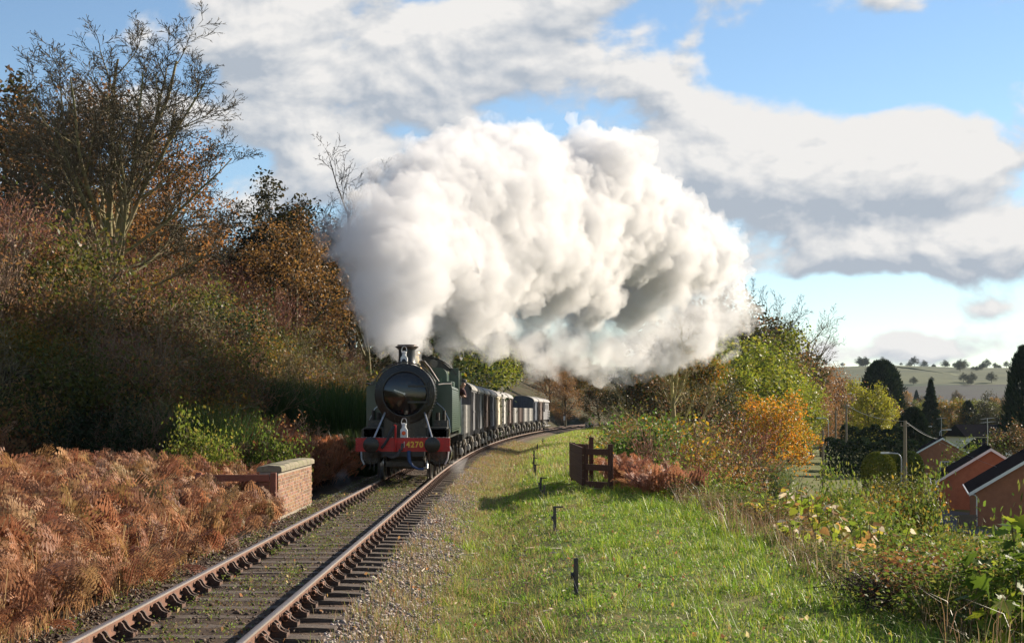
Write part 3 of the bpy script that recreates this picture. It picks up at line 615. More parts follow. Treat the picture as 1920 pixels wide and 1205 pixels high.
def goods_van(arched=False):
    o = empty('goods_van'); L = 5.4; underframe(o, L, 3.0); ze = 2.95; rise = .52 if not arched else .62
    b = MB(); prof = [(-1.2, 1.14), (1.2, 1.14), (1.2, ze)] + [(1.2 * math.cos(R(t)), ze + rise * .93 * math.sin(R(t))) for t in range(15, 180, 15)] + [(-1.2, ze)]
    b.prism(prof, -L/2, L/2); b.build('body', MAT['wagon'], o, 25)
    p = MB()
    for i in range(9):                                  # boarding lines on the ends
        p.box(-1.17, 1.17, -L/2 - .012, -L/2 + .01, 1.2 + i * .2, 1.385 + i * .2)
    p.box(-.10, .10, -L/2 - .09, -L/2, 1.0, 3.2); p.box(-.75, -.63, -L/2 - .09, -L/2, 1.0, 3.05); p.box(.63, .75, -L/2 - .09, -L/2, 1.0, 3.05); p.build('end_boards', MAT['wagon'], o)
    for sx in (-1, 1):
        for y in (-2.62, -1.75, -.86, .86, 1.75, 2.62): MB().box(sx * 1.225 - .025, sx * 1.225 + .025, y - .055, y + .055, 1.0, ze).build('stanchion', MAT['wagon'], o)
        MB().box(sx * 1.225 - .02, sx * 1.225 + .032, -2.6, 2.6, 2.85, 2.93).build('cant_rail', MAT['wagon'], o)
        for q in (-1, 1): MB().bar((sx * 1.24, q * 2.6, 1.2), (sx * 1.24, q * 1.0, 2.8), .03, .07, (1, 0, 0)).build('brace', MAT['wagon'], o)
        d = MB(); d.box(sx * 1.21 - .015, sx * 1.21 + .03, -.80, .80, 1.18, 2.84); d.bar((sx * 1.25, -.7, 2.0), (sx * 1.25, .7, 2.0), .03, .06); d.build('door', MAT['wagon'], o)
    out = [(1.30 * math.cos(R(t)), ze - .02 + rise * math.sin(R(t))) for t in range(0, 181, 12)]; inn = [(1.27 * math.cos(R(t)), ze - .04 + (rise - .03) * math.sin(R(t))) for t in range(0, 181, 12)]
    MB().strip(out, inn, -L/2 - .10, L/2 + .10).build('roof', MAT['wroof'], o); return o
def brake_van():
    o = empty('brake_van'); L = 7.3; underframe(o, L, 4.9); ze = 2.95
    b = MB(); b.box(-1.15, 1.15, -1.4, L/2, 1.14, ze); b.build('cabin', MAT['wagon'], o)
    v = MB()
    for sx in (-1, 1): v.box(sx * 1.17 - .02, sx * 1.17 + .02, -L/2, -1.4, 1.14, 1.95); v.box(sx * 1.15 - .05, sx * 1.15 + .05, -L/2, -L/2 + .1, 1.14, ze)
    v.box(-1.15, 1.15, -L/2, -L/2 + .04, 1.14, 1.95); v.build('veranda', MAT['wagon'], o)
    r_ = MB()
    for sx in (-1, 1):
        for z in (1.5, 1.75, 2.0): r_.cyl((sx * 1.25, L/2 - 1.6, z), (sx * 1.25, L/2, z), .025, n=6)
        r_.cyl((sx * 1.25, L/2, .9), (sx * 1.25, L/2, 2.0), .025, n=6); r_.box(sx * 1.25 - .14, sx * 1.25 + .14, -L/2, L/2, .5, .55)
        for y in (-1.9, 0, 1.9): r_.bar((sx * 1.2, y, .52), (sx * 1.1, y, .95), .03, .06, (0, 1, 0))
    r_.build('handrail', MAT['pale'], o)
    w = MB()
    for sx in (-1, 1):
        for y in (-.5, 1.3): w.box(sx * 1.16 - .01, sx * 1.16 + .012, y, y + .45, 2.2, 2.65)
    w.build('window', MAT['glass'], o)
    out = [(1.28 * math.cos(R(t)), ze - .02 + .45 * math.sin(R(t))) for t in range(0, 181, 12)]; inn = [(1.25 * math.cos(R(t)), ze - .04 + .42 * math.sin(R(t))) for t in range(0, 181, 12)]
    MB().strip(out, inn, -L/2 - .1, L/2 + .1).build('roof', MAT['wroof'], o)
    MB().strip(out, [(x, ze - .02) for x, z in out], L/2 - .05, L/2).build('end_panel', MAT['wagon'], o); return o
def tint(o, c, names=('body', 'end_boards', 'stanchion', 'door', 'brace', 'cant_rail', 'cabin', 'veranda', 'end_panel')):
    for ch in o.children:
        if ch.name.split('.')[0] in names:
            k = .6 if ch.name.startswith(('stanch', 'brace')) else (.85 if ch.name.startswith('end') else 1.0)
            ch.color = (c[0] * k, c[1] * k, c[2] * k, 1)
protos = {'open': open_wagon(), 'van': goods_van(), 'brake': brake_van()}
GREY, BROWN, CREAM, DGREY, PALE, BLUE = (.14, .14, .15), (.085, .05, .038), (.55, .50, .39), (.085, .085, .095), (.40, .385, .36), (.05, .065, .095)
consist = [('open', PALE, 'open wagon with pale weathered planks coupled right behind the locomotive', 6.2), ('van', DGREY, 'dark grey goods van behind the first open wagon', 6.45),
    ('van', GREY, 'grey covered goods van, second van of the train', 6.45), ('van', BROWN, 'dark brown covered goods van between two grey vans', 6.45), ('van', GREY, 'grey covered goods van just ahead of the cream van', 6.45),
    ('van', CREAM, 'cream coloured goods van in mid train', 6.45), ('van', PALE, 'pale grey goods van just behind the cream van', 6.45), ('van', BROWN, 'brown goods van at the rear of the van rake, next to open wagons', 6.45),
    ('open', PALE, 'pale planked open wagon directly behind the brown van', 6.2), ('open', BROWN, 'brown open wagon among the pale open wagons', 6.2), ('open', PALE, 'pale open wagon behind the brown open wagon', 6.2),
    ('open', PALE, 'pale open wagon right in front of the blue-grey round-roofed van', 6.2), ('van', BLUE, 'blue-grey goods van with arched end near the train rear', 6.45), ('van', BROWN, 'brown goods van just ahead of the brake van', 6.45),
    ('brake', GREY, 'grey brake van with open veranda railings at the tail of the train', 8.3)]
Yp = LOCO_Y + 12.75; used = set()
for kind, colr, lab, ln in consist:
    o = protos[kind] if kind not in used else copy_tree(protos[kind]); used.add(kind)
    tag(o, lab, {'open': 'open wagon', 'van': 'goods van', 'brake': 'brake van'}[kind], 'wagons of the goods train')
    place_on_track(o, Yp + ln / 2); tint(o, colr); Yp += ln

# ---- crewman leaning from the cab
def crewman():
    a = hd(LOCO_Y); c, s = math.cos(-a), math.sin(-a); lx, ly = 1.02, 8.95
    o = empty('person', (loco.location.x + c * lx - s * ly, loco.location.y + s * lx + c * ly, 1.30), -a, 'person in dark maroon jacket and cap leaning out of the locomotive cab', 'person')
    J = [((0, .1, .92), .17), ((.10, .06, 1.15), .17), ((.26, .0, 1.40), .19), ((.36, -.03, 1.54), .07), ((.42, -.06, 1.62), .075), ((.44, -.07, 1.72), .095),  # pelvis, waist, chest, neck, jaw, head
         ((.44, -.16, 1.42), .075), ((.50, -.30, 1.20), .058), ((.42, -.44, 1.26), .042), ((.16, .16, 1.42), .075), ((.02, .22, 1.16), .055), ((.10, .0, 1.02), .042),
         ((.07, .02, .50), .085), ((.06, .04, .08), .055), ((.09, -.08, .04), .05), ((-.08, .16, .50), .085), ((-.08, .18, .08), .055), ((-.06, .05, .04), .05)]
    E = [(0,1),(1,2),(2,3),(3,4),(4,5),(2,6),(6,7),(7,8),(2,9),(9,10),(10,11),(0,12),(12,13),(13,14),(0,15),(15,16),(16,17)]
    me = bpy.data.meshes.new('body'); me.from_pydata([j[0] for j in J], E, []); ob = bpy.data.objects.new('body', me); COL.objects.link(ob)
    ob.modifiers.new('s', 'SKIN'); ob.modifiers.new('d', 'SUBSURF').levels = 2
    for v, j in zip(me.skin_vertices[0].data, J): v.radius = (j[1], j[1])
    me.skin_vertices[0].data[0].use_root = True
    dg = bpy.context.evaluated_depsgraph_get(); m2 = bpy.data.meshes.new_from_object(ob.evaluated_get(dg)); m2.name = 'body'; bpy.data.objects.remove(ob)
    m2.materials.clear(); m2.shade_smooth()
    m2.materials.append(surf('jacket_cloth', (.075, .028, .028), .2, 10, .9, 0, .2, 60)); m2.materials.append(surf('skin', (.48, .26, .18), .1, 10, .6, 0, .05, 40))
    for p in m2.polygons:
        ctr = p.center; p.material_index = 1 if (ctr.z > 1.53 or (ctr - Vector((.42, -.46, 1.26))).length < .12) else 0
    link('body', m2, None, o)
    cap = MB(); cap.lathe([(.098, 0), (.112, .03), (.10, .065), (.05, .085), (.01, .088)], (.44, -.06, 1.755), (.1, -.1, 1), 14); cap.prism([(.37, 1.755), (.51, 1.755), (.50, 1.77), (.38, 1.77)], -.24, -.12); cap.build('cap', MAT['hose'], o)
crewman()
# ------------------------------------------------------------------ plant makers
def rot_basis(rng, n):
    """n random orthonormal frames"""
    a = rng.normal(size=(n, 3)); a /= np.linalg.norm(a, axis=1)[:, None]
    b = rng.normal(size=(n, 3)); b -= (b * a).sum(1)[:, None] * a; b /= np.linalg.norm(b, axis=1)[:, None]
    return a, b
def pick(rng, pal, n, jit=.18):
    pal = np.asarray(pal, float); c = pal[rng.randint(0, len(pal), n)]
    return np.clip(c * (1 + rng.uniform(-jit, jit, (n, 1))) * (1 + rng.uniform(-.06, .06, (n, 3))), 0, 1)
def leaves(rng, P, size, pal, aspect=.55, down=0.0, jit=.2):
    """pointed four-cornered leaves, slightly folded, at points P"""
    n = len(P); a, b = rot_basis(rng, n)
    if down: a[:, 2] -= down; a /= np.linalg.norm(a, axis=1)[:, None]; b -= (b * a).sum(1)[:, None] * a; b /= np.linalg.norm(b, axis=1)[:, None]
    c = np.cross(a, b); s = size * rng.uniform(.6, 1.35, (n, 1))
    V = np.stack([P - a * s * .5, P + b * s * aspect * .5 + c * s * .08, P + a * s * .5, P - b * s * aspect * .5 + c * s * .08], 1).reshape(-1, 3)
    F = np.arange(4 * n).reshape(n, 4); C = np.repeat(pick(rng, pal, n, jit), 4, 0)
    return V, F, C
def ribbons(rng, P0, P1, w0, w1, pal):
    n = len(P0); d = P1 - P0; r = rng.normal(size=(n, 3)); s = np.cross(d, r); s /= np.linalg.norm(s, axis=1)[:, None] + 1e-9
    w0 = np.broadcast_to(np.asarray(w0, float).reshape(-1, 1), (n, 1)); w1 = np.broadcast_to(np.asarray(w1, float).reshape(-1, 1), (n, 1))
    V = np.stack([P0 - s * w0 / 2, P0 + s * w0 / 2, P1 + s * w1 / 2, P1 - s * w1 / 2], 1).reshape(-1, 3)
    return V, np.arange(4 * n).reshape(n, 4), np.repeat(pick(rng, pal, n), 4, 0)
def tubes(S, pal, rng, thick=.05, lit=None):
    """S rows: p0 p1 r0 r1; prisms with 6 or 3 sides"""
    S = np.asarray(S, float); Vs = []; Fs = []; Cs = []; off = 0
    for k, sel in ((7, S[:, 6] > thick), (3, S[:, 6] <= thick)):
        T = S[sel]; n = len(T)
        if not n: continue
        p0, p1, r0, r1 = T[:, :3], T[:, 3:6], T[:, 6:7], T[:, 7:8]
        d = p1 - p0; d /= np.linalg.norm(d, axis=1)[:, None] + 1e-9
        ref = np.where(np.abs(d[:, 2:3]) < .9, np.array([[0, 0, 1.]]), np.array([[1., 0, 0]])); a = np.cross(d, ref); a /= np.linalg.norm(a, axis=1)[:, None]; b = np.cross(d, a)
        t = np.arange(k) * 2 * np.pi / k; ca, sa = np.cos(t)[None, :, None], np.sin(t)[None, :, None]
        ring = ca * a[:, None] + sa * b[:, None]
        V = np.concatenate([p0[:, None] + ring * r0[:, None], (p1 + d * r1 * .4)[:, None] + ring * r1[:, None]], 1).reshape(-1, 3)
        i = np.arange(k); j = (i + 1) % k; f = np.stack([i, j, k + j, k + i], 1)
        F = (f[None] + (np.arange(n) * 2 * k)[:, None, None]).reshape(-1, 4) + off
        Vs.append(V); Fs.append(F); Cs.append(np.repeat(pick(rng, pal, n, .15), 2 * k, 0)); off += len(V)
    return np.concatenate(Vs), np.concatenate(Fs), np.concatenate(Cs)
def merge(*parts):
    Vs, Fs, Cs = [], [], []; off = 0
    for V, F, C in parts: Vs.append(V); Fs.append(F + off); Cs.append(C); off += len(V)
    return np.concatenate(Vs), Fs, np.concatenate(Cs)
def grow(rnd, spec, p, d, ln, r, lev, out, tips):
    """spec[lev] = (segment length, wander, up pull, children, child angle, child length ratio, first child at)"""
    sl, wan, up, nch, ang, rat, first = spec[lev]
    n = max(2, int(round(ln / sl))); p = Vector(p); d = Vector(d).normalized(); last = lev == len(spec) - 1
    rend = r * (.30 if not last else .35); spots = sorted(first + (1 - first) * (i + rnd.random() * .9) / max(nch, 1) for i in range(nch)); az = rnd.uniform(0, 6.28); si = 0
    for i in range(n):
        t0, t1 = i / n, (i + 1) / n
        d = (d + Vector((rnd.gauss(0, wan), rnd.gauss(0, wan), rnd.gauss(0, wan) + up)) ).normalized(); q = p + d * (ln / n)
        r0 = r + (rend - r) * t0; r1 = r + (rend - r) * t1; out.append((*p, *q, r0, r1))
        while si < len(spots) and spots[si] <= t1 + 1e-6:
            if not last:
                f = (spots[si] - t0) / (t1 - t0); o = p.lerp(q, min(max(f, 0), 1)); az += 2.4 + rnd.uniform(-.5, .5)
                a = d.orthogonal().normalized(); a.rotate(Matrix.Rotation(az, 3, d)); an = R(ang * rnd.uniform(.7, 1.3)); cd = d * math.cos(an) + a * math.sin(an)
                rr = r0 + (r1 - r0) * f
                grow(rnd, spec, o, cd, ln * rat * (1.12 - .55 * spots[si]) * rnd.uniform(.75, 1.2), rr * rnd.uniform(.5, .68), lev + 1, out, tips)
            si += 1
        p = q
    if last: tips.append((*p, *d))
def plant(name, loc, rz, label, cat, group, parts, scale=1.0):
    o = empty(name, loc, rz, label, cat, group); o.scale = (scale,) * 3 if not isinstance(scale, tuple) else scale
    for nm, me, mt in parts: link(nm, me, MAT[mt], o)
    return o
def M_(name, t, **k): return np_mesh(name, t[0], t[1], t[2], **k)

BARK = [(.10, .085, .055), (.085, .075, .045), (.12, .10, .06)]; GREYBARK = [(.10, .09, .08), (.075, .07, .06)]
def spread(rng, n, rx, ry, rz_, shell=.5):
    d = rng.normal(size=(n, 3)); d /= np.linalg.norm(d, axis=1)[:, None]; r = rng.uniform(shell, 1, (n, 1)) ** .6
    return d * r * np.array([rx, ry, rz_])
def clumps(rng, n, nc, R3, cr, shell=.55, zc=0.0):
    """leaf points gathered into clumps inside an ellipsoid"""
    c = spread(rng, nc, *R3, shell=shell); c[:, 2] += zc; k = rng.randint(0, nc, n); s = cr * rng.uniform(.6, 1.4, nc)
    return c[k] + np.clip(rng.normal(size=(n, 3)), -2, 2) * s[k][:, None] * np.array([.62, .62, .45])

def mk_leafy_tree(seed, h=8.0, pal=None, nleaf=8000, size=.26, wide=.42, clump=.10, bare=0.25):
    rnd = random.Random(seed); rng = np.random.RandomState(seed); out = []; tips = []
    spec = [(h * .07, .05, .03, 9, 46, .55, .22), (h * .05, .10, .06, 6, 42, .5, .25), (h * .03, .14, .04, 4, 40, .5, .2), (h * .03, .15, .0, 0, 0, 0, 0)]
    grow(rnd, spec, (0, 0, 0), (rnd.uniform(-.06, .06), rnd.uniform(-.06, .06), 1), h * .86, h * .026, 0, out, tips)
    tr = tubes(out, BARK, rng, .04); T = np.array(tips)[:, :3]
    P = clumps(rng, int(nleaf * .55), 90, (h * wide, h * wide, h * .40), h * clump, .45, h * .57)
    k = rng.randint(0, len(T), nleaf - len(P)); P = np.concatenate([P, T[k] + rng.normal(size=(len(k), 3)) * h * .035])
    P = P[P[:, 2] > h * .10]
    return [('trunk', M_('trunk', tr), 'twig'), ('crown', M_('crown', leaves(rng, P, size, pal)), 'leaf')]
def mk_bare_tree(seed, h=10., pal=GREYBARK, lean=.0, fine=4):
    rnd = random.Random(seed); rng = np.random.RandomState(seed); out = []; tips = []
    spec = [(h * .06, .06, .03, 9, 42, .62, .18), (h * .04, .10, .07, 7, 40, .5, .2), (h * .03, .13, .06, 6, 38, .5, .15), (h * .022, .15, .05, fine, 36, .55, .1), (h * .018, .16, .03, 0, 0, 0, 0)]
    grow(rnd, spec, (0, 0, 0), (lean, 0, 1), h * .85, h * .026, 0, out, tips)
    S = np.array(out); S[:, 6:8] = np.maximum(S[:, 6:8], .010)
    th = S[:, 6] > .035; tr = tubes(S[th], pal, rng, .05)
    tw = ribbons(rng, S[~th][:, :3], S[~th][:, 3:6], S[~th][:, 6] * 2.0, S[~th][:, 7] * 2.0, pal)
    return [('trunk', M_('trunk', tr), 'twig'), ('crown', M_('crown', tw), 'twig')]
def mk_twig_shrub(seed, h=3.0, pal=None, leafpal=None, nleaf=500, stems=26):
    rnd = random.Random(seed); rng = np.random.RandomState(seed); out = []; tips = []
    spec = [(h * .12, .09, .02, 6, 30, .5, .25), (h * .08, .14, .03, 4, 34, .5, .15), (h * .06, .16, .0, 0, 0, 0, 0)]
    for k in range(stems):
        a = rnd.uniform(0, 6.28); rr = h * .22 * math.sqrt(rnd.random()); d = Vector((math.cos(a) * rnd.uniform(.1, .75), math.sin(a) * rnd.uniform(.1, .75), 1))
        grow(rnd, spec, (math.cos(a) * rr, math.sin(a) * rr, -.15), d, h * rnd.uniform(.6, 1.05), .024, 0, out, tips)
    S = np.array(out); S[:, 6:8] = np.maximum(S[:, 6:8], .008)
    tw = ribbons(rng, S[:, :3], S[:, 3:6], S[:, 6] * 2, S[:, 7] * 2, pal); T = np.array(tips)[:, :3]
    k = rng.randint(0, len(T), nleaf); P = T[k] + rng.normal(size=(nleaf, 3)) * h * .05
    return [('stems', M_('stems', tw), 'twig'), ('foliage', M_('foliage', leaves(rng, P, .10, leafpal)), 'leaf')]
def mk_leafy_shrub(seed, h=2.6, pal=None, nleaf=3600, size=.13, mat='leaf', wide=.55):
    rnd = random.Random(seed); rng = np.random.RandomState(seed); out = []; tips = []
    spec = [(h * .12, .10, .03, 6, 36, .5, .2), (h * .08, .15, .02, 0, 0, 0, 0)]
    for k in range(16):
        a = rnd.uniform(0, 6.28); d = Vector((math.cos(a) * rnd.uniform(.1, .9), math.sin(a) * rnd.uniform(.1, .9), 1)); grow(rnd, spec, (math.cos(a) * h * .1, math.sin(a) * h * .1, -.15), d, h * rnd.uniform(.6, 1.05), .02, 0, out, tips)
    S = np.array(out); tw = ribbons(rng, S[:, :3], S[:, 3:6], S[:, 6] * 2, S[:, 7] * 2, BARK); T = np.array(tips)[:, :3]
    n1 = nleaf // 2; k = rng.randint(0, len(T), n1); P = T[k] + rng.normal(size=(n1, 3)) * h * .09
    P = np.concatenate([P, clumps(rng, nleaf - n1, 34, (h * wide, h * wide, h * .42), h * .15, .3, h * .46)]); P = P[P[:, 2] > -.1]
    return [('stems', M_('stems', tw), 'twig'), ('foliage', M_('foliage', leaves(rng, P, size, pal)), mat)]
def mk_broom(seed, h=2.2, pal=((.05, .085, .02), (.07, .10, .03), (.04, .07, .025))):
    rng = np.random.RandomState(seed); n = 2600; b = rng.normal(size=(n, 3)) * np.array([.38, .38, 0]) * h * .5; d = b * .55 + rng.normal(size=(n, 3)) * np.array([.16, .16, .0]) * h; d[:, 2] = rng.uniform(.5, 1.0, n) * h
    m = b + d * .5 + rng.normal(size=(n, 3)) * .04; e = b + d
    A = ribbons(rng, b, m, .022, .018, pal); B = ribbons(rng, m, e, .018, .004, pal)
    return [('stems', M_('stems', merge(A, B)), 'blade')]
def mk_conifer(seed, h=12., base=.28, pal=None, shape='spruce', n=9000, size=.5):
    rng = np.random.RandomState(seed); t = rng.uniform(0, 1, n) ** .8
    if shape == 'spruce': rad = base * h * (1 - t) ** .9 * (.55 + .45 * np.abs(np.sin(t * 34 + rng.uniform(0, .6, n))))
    elif shape == 'broad': rad = base * h * np.sqrt(np.clip(1 - (t * 1.02 - .25) ** 2 / .62, 0.01, 1)) * (.8 + .2 * rng.random_sample(n))
    else: rad = base * h * np.clip(np.sin(np.pi * (t * .86 + .14)) ** .45, .02, 1)
    a = rng.uniform(0, 6.28, n); lobes = 1 + .16 * np.sin(a * 5 + t * 9) + .10 * np.sin(a * 11 - t * 17); r = rad * lobes * rng.uniform(.55, 1.0, n) ** .5
    P = np.stack([r * np.cos(a), r * np.sin(a), h * (.04 + .96 * t) - (r * .25 if shape == 'spruce' else 0)], 1)
    out = np.stack([np.cos(a), np.sin(a), np.full(n, -.25 if shape == 'spruce' else 1.1)], 1) + rng.normal(size=(n, 3)) * .35; out /= np.linalg.norm(out, axis=1)[:, None]
    s = size * rng.uniform(.5, 1.3, n)
    L = ribbons(rng, P - out * s[:, None] * .4, P + out * s[:, None] * .6, s * .42, s * .06, pal)
    tr = tubes([(0, 0, 0, 0, 0, h * .9, h * .018, .02)], BARK, rng)
    return [('trunk', M_('trunk', tr), 'twig'), ('crown', M_('crown', L), 'needle')]
def mk_topiary(seed, r=1.5, h=3.4, pal=((.05, .062, .014), (.04, .052, .012), (.065, .07, .02))):
    rng = np.random.RandomState(seed); n = 9000; a = rng.uniform(0, 6.28, n); t = rng.uniform(0, 1, n); z = t * h
    rad = r * np.where(t < .55, .86 + .14 * t / .55, np.sqrt(np.clip(1 - ((t - .55) / .45) ** 2.6, 0, 1))) * rng.uniform(.93, 1.03, n)
    P = np.stack([rad * np.cos(a), rad * np.sin(a), z], 1)
    tr = tubes([(0, 0, 0, 0, 0, h * .7, .12, .08)], BARK, rng)
    return [('stem', M_('stem', tr), 'twig'), ('foliage', M_('foliage', leaves(rng, P, .16, pal, .6)), 'needle')]

OLIVE = [(.10, .115, .022), (.135, .13, .028), (.08, .09, .02), (.17, .14, .03)]
BROWN_L = [(.24, .125, .05), (.18, .095, .04), (.30, .16, .055), (.15, .085, .04)]
GOLD = [(.34, .19, .022), (.28, .15, .02), (.22, .15, .025), (.36, .13, .02), (.14, .12, .02)]
ORANGE = [(.55, .24, .025), (.50, .18, .02), (.42, .25, .03), (.26, .20, .025), (.18, .17, .025)]
YELLOW = [(.26, .25, .022), (.34, .31, .03), (.18, .20, .02), (.24, .21, .03)]
YGREEN = [(.17, .21, .022), (.23, .25, .026), (.14, .17, .02), (.26, .24, .03)]
DARKG = [(.020, .034, .014), (.028, .042, .018), (.018, .028, .012), (.035, .045, .018)]
OAK = [(.045, .05, .016), (.06, .058, .018), (.035, .042, .014), (.08, .065, .02)]
TWIGB = [(.19, .125, .08), (.15, .095, .06), (.24, .16, .10)]; TWIGR = [(.28, .125, .09), (.23, .11, .08), (.32, .16, .11)]; TWIGG = [(.18, .155, .08), (.23, .20, .10), (.14, .12, .07)]
NEARG = [(.10, .15, .022), (.14, .19, .03), (.08, .12, .02), (.20, .20, .04)]

PROTO = {}
def proto(key, fn, *a, **k): PROTO[key] = fn(*a, **k)
proto('twig_a', mk_twig_shrub, 11, 3.0, TWIGB, BROWN_L, 500)
proto('twig_b', mk_twig_shrub, 12, 3.4, TWIGR, [(.24, .10, .06), (.20, .10, .05)], 700)
proto('twig_c', mk_twig_shrub, 13, 3.2, TWIGG, OLIVE, 700)
proto('leaf_a', mk_leafy_shrub, 21, 2.6, OLIVE); proto('leaf_b', mk_leafy_shrub, 22, 2.8, BROWN_L + OLIVE[:2]); proto('leaf_c', mk_leafy_shrub, 23, 2.4, GOLD[:3] + OLIVE[:2])
proto('holly', mk_leafy_shrub, 24, 2.6, DARKG + [(.05, .07, .03)], 4200, .11, 'leaf_glossy', .5)
proto('laurel', mk_leafy_shrub, 25, 2.6, [(.06, .11, .02), (.09, .14, .03), (.05, .09, .02)], 2400, .17, 'leaf_glossy', .4)
proto('bramble', mk_leafy_shrub, 26, 1.7, NEARG, 3600, .095, 'leaf_glossy', .6)
proto('bramble_b', mk_leafy_shrub, 27, 1.6, NEARG[:2] + [(.24, .13, .04), (.18, .08, .035)], 3200, .10, 'leaf_glossy', .6)
proto('broom', mk_broom, 31)
proto('tree_ygreen', mk_leafy_tree, 41, 8., YGREEN, 9000, .24); proto('tree_brown', mk_leafy_tree, 42, 8., BROWN_L, 7000, .17); proto('tree_orange', mk_leafy_tree, 43, 8., ORANGE, 11000, .20, .44, .085)
proto('tree_yellow', mk_leafy_tree, 44, 8., YELLOW, 11000, .20, .34); proto('tree_oak', mk_leafy_tree, 45, 8., OAK, 10000, .22, .46, .085); proto('tree_gold', mk_leafy_tree, 46, 8., GOLD + OLIVE, 9000, .22)
proto('tree_dull', mk_leafy_tree, 47, 8., OAK + BROWN_L[:2], 8000, .24)
proto('bare_a', mk_bare_tree, 51); proto('bare_b', mk_bare_tree, 52, 10., TWIGG, .1)
proto('spruce', mk_conifer, 61, 12., .26, DARKG, 'spruce', 9000, .55); proto('cypress', mk_conifer, 62, 12., .30, DARKG, 'broad', 14000, .5); proto('thuja', mk_conifer, 63, 9., .17, DARKG, 'column', 9000, .4)
proto('topiary', mk_topiary, 64)
def put(key, name, x, y, label, cat, group=None, scale=1.0, rz=None, col=(1, 1, 1), z=None, sink=.0, rnd=random.Random(77)):
    rz = rnd.uniform(0, 6.28) if rz is None else rz
    o = plant(name, (x, y, (hz1(x, y) if z is None else z) - sink), rz, label, cat, group, PROTO[key], scale)
    for c in o.children: c.color = (*col, 1)
    return o

# ---- the big bare tree on the bank: many ascending limbs from one low bole
def big_tree():
    rnd = random.Random(9); rng = np.random.RandomState(9); out = []; tips = []
    x, y = ppos(208, 600, 76)[:2]; z = hz1(x, y)
    spec = [(.55, .060, .045, 8, 38, .40, .30), (.40, .11, .05, 7, 38, .50, .2), (.26, .14, .04, 6, 38, .55, .12), (.18, .17, .03, 3, 36, .65, .1), (.14, .18, .02, 0, 0, 0, 0)]
    out.append((0, 0, -.6, 0.02, 0, 1.2, .50, .42)); out.append((0.02, 0, 1.2, .0, 0, 2.6, .42, .36))
    limbs = [(-.08, 0, 1, 13.2, .20), (.16, .05, 1, 12.8, .20)]
    for i in range(21):                                  # limbs fan out all round, the flatter the shorter, then sweep up
        a = i * 2.4 + rnd.uniform(-.3, .3); el_ = R(rnd.choice([14, 28, 40, 50, 60, 68, 74]) + rnd.uniform(-5, 5)); limbs.append((math.cos(a) * math.cos(el_), math.sin(a) * math.cos(el_), math.sin(el_), 5.4 + 7.2 * math.sin(el_) ** 1.5 + rnd.uniform(-.6, .6), .07 + .075 * math.sin(el_)))
    for i, (dx, dy, dz, ln, r) in enumerate(limbs): grow(rnd, spec, (rnd.uniform(-.15, .15), rnd.uniform(-.15, .15), .8 + rnd.uniform(0, 2.6)), (dx, dy, dz), ln, r, 0, out, tips)
    S = np.array(out); S[:, 6:8] = np.maximum(S[:, 6:8], .0145)
    th = S[:, 6] > .03; pal = [(.21, .175, .085), (.17, .15, .07), (.25, .21, .11)]
    tr = tubes(S[th], pal, rng, .05); tw = ribbons(rng, S[~th][:, :3], S[~th][:, 3:6], S[~th][:, 6] * 2, S[~th][:, 7] * 2, [(.12, .095, .055), (.10, .08, .05)])
    o = empty('bare_tree', (x, y, z), 0, 'large bare spreading tree with many ascending limbs on the left hillside', 'tree'); o.scale = (1.10, 1.05, .90)
    link('trunk', M_('trunk', tr), MAT['twig'], o); link('crown', M_('crown', tw), MAT['twig'], o)
big_tree()
# ------------------------------------------------------------------ woods and thickets
rndv = random.Random(21)
def at(px, Y): return (px - 960) * Y / FPX
def top_scale(px, py_top, Y, href):
    """x and the scale that lifts a plant of height href from the ground to that sight line"""
    x = at(px, Y); z = hz1(x, Y); zt = CAMZ + (HORY - py_top) * Y / FPX; return x, max(.25, (zt - z) / href)
# trees of the left hill
def T(key, px, pyt, Y, href, name, label, group=None, col=(1, 1, 1), widen=1.0, rz=None):
    x, s = top_scale(px, pyt, Y, href); return put(key, name, x, Y, label, 'tree', group, (s * widen, s * widen, s), rz, col)
T('tree_brown', 150, 185, 92, 8.4, 'brown_leaved_tree', 'brown leaved tree rising right behind the big bare tree', None, (1.05, .95, .75), 1.2)
T('tree_brown', 310, 250, 98, 8.4, 'brown_leaved_tree', 'russet leaved tree behind the right limbs of the big bare tree', None, (1.25, 1.1, .85), .9)
T('tree_dull', 20, 190, 100, 8.4, 'dull_leaved_tree', 'dull brown tree on the hill crest left of the big bare tree', None, (.8, .8, .8), 1.1)
T('tree_oak', 505, 372, 125, 8.2, 'dark_oak_tree', 'dark green rounded oak on the hill crest beside the bare tree', None, (.6, .55, .55), 1.1)
T('tree_dull', 585, 430, 118, 8.2, 'dark_olive_tree', 'dark olive tree between the crest oak and the steam', None, (.55, .5, .5), 1.0)
T('bare_a', 655, 345, 122, 9.8, 'bare_crest_tree', 'bare twiggy tree on the hill crest half behind the steam', None, (.8, .8, .8))
T('bare_b', 700, 520, 105, 9.8, 'bare_crest_tree', 'bare leaning tree low behind the steam edge', None, (.8, .8, .8))
for i in range(16):                                    # crest wood behind
    px = -40 + i * 52; T(['tree_dull', 'tree_oak', 'tree_brown'][i % 3], px, 430 + rndv.uniform(-20, 40) - (60 if px < 300 else 0), 118 + rndv.uniform(0, 40), 8.3, 'crest_wood_tree', 'dull autumn tree of the wood along the left hill crest', 'trees of the left crest wood', (.85, .85, .8) if px < 380 else (.8, .72, .62), 1.2)
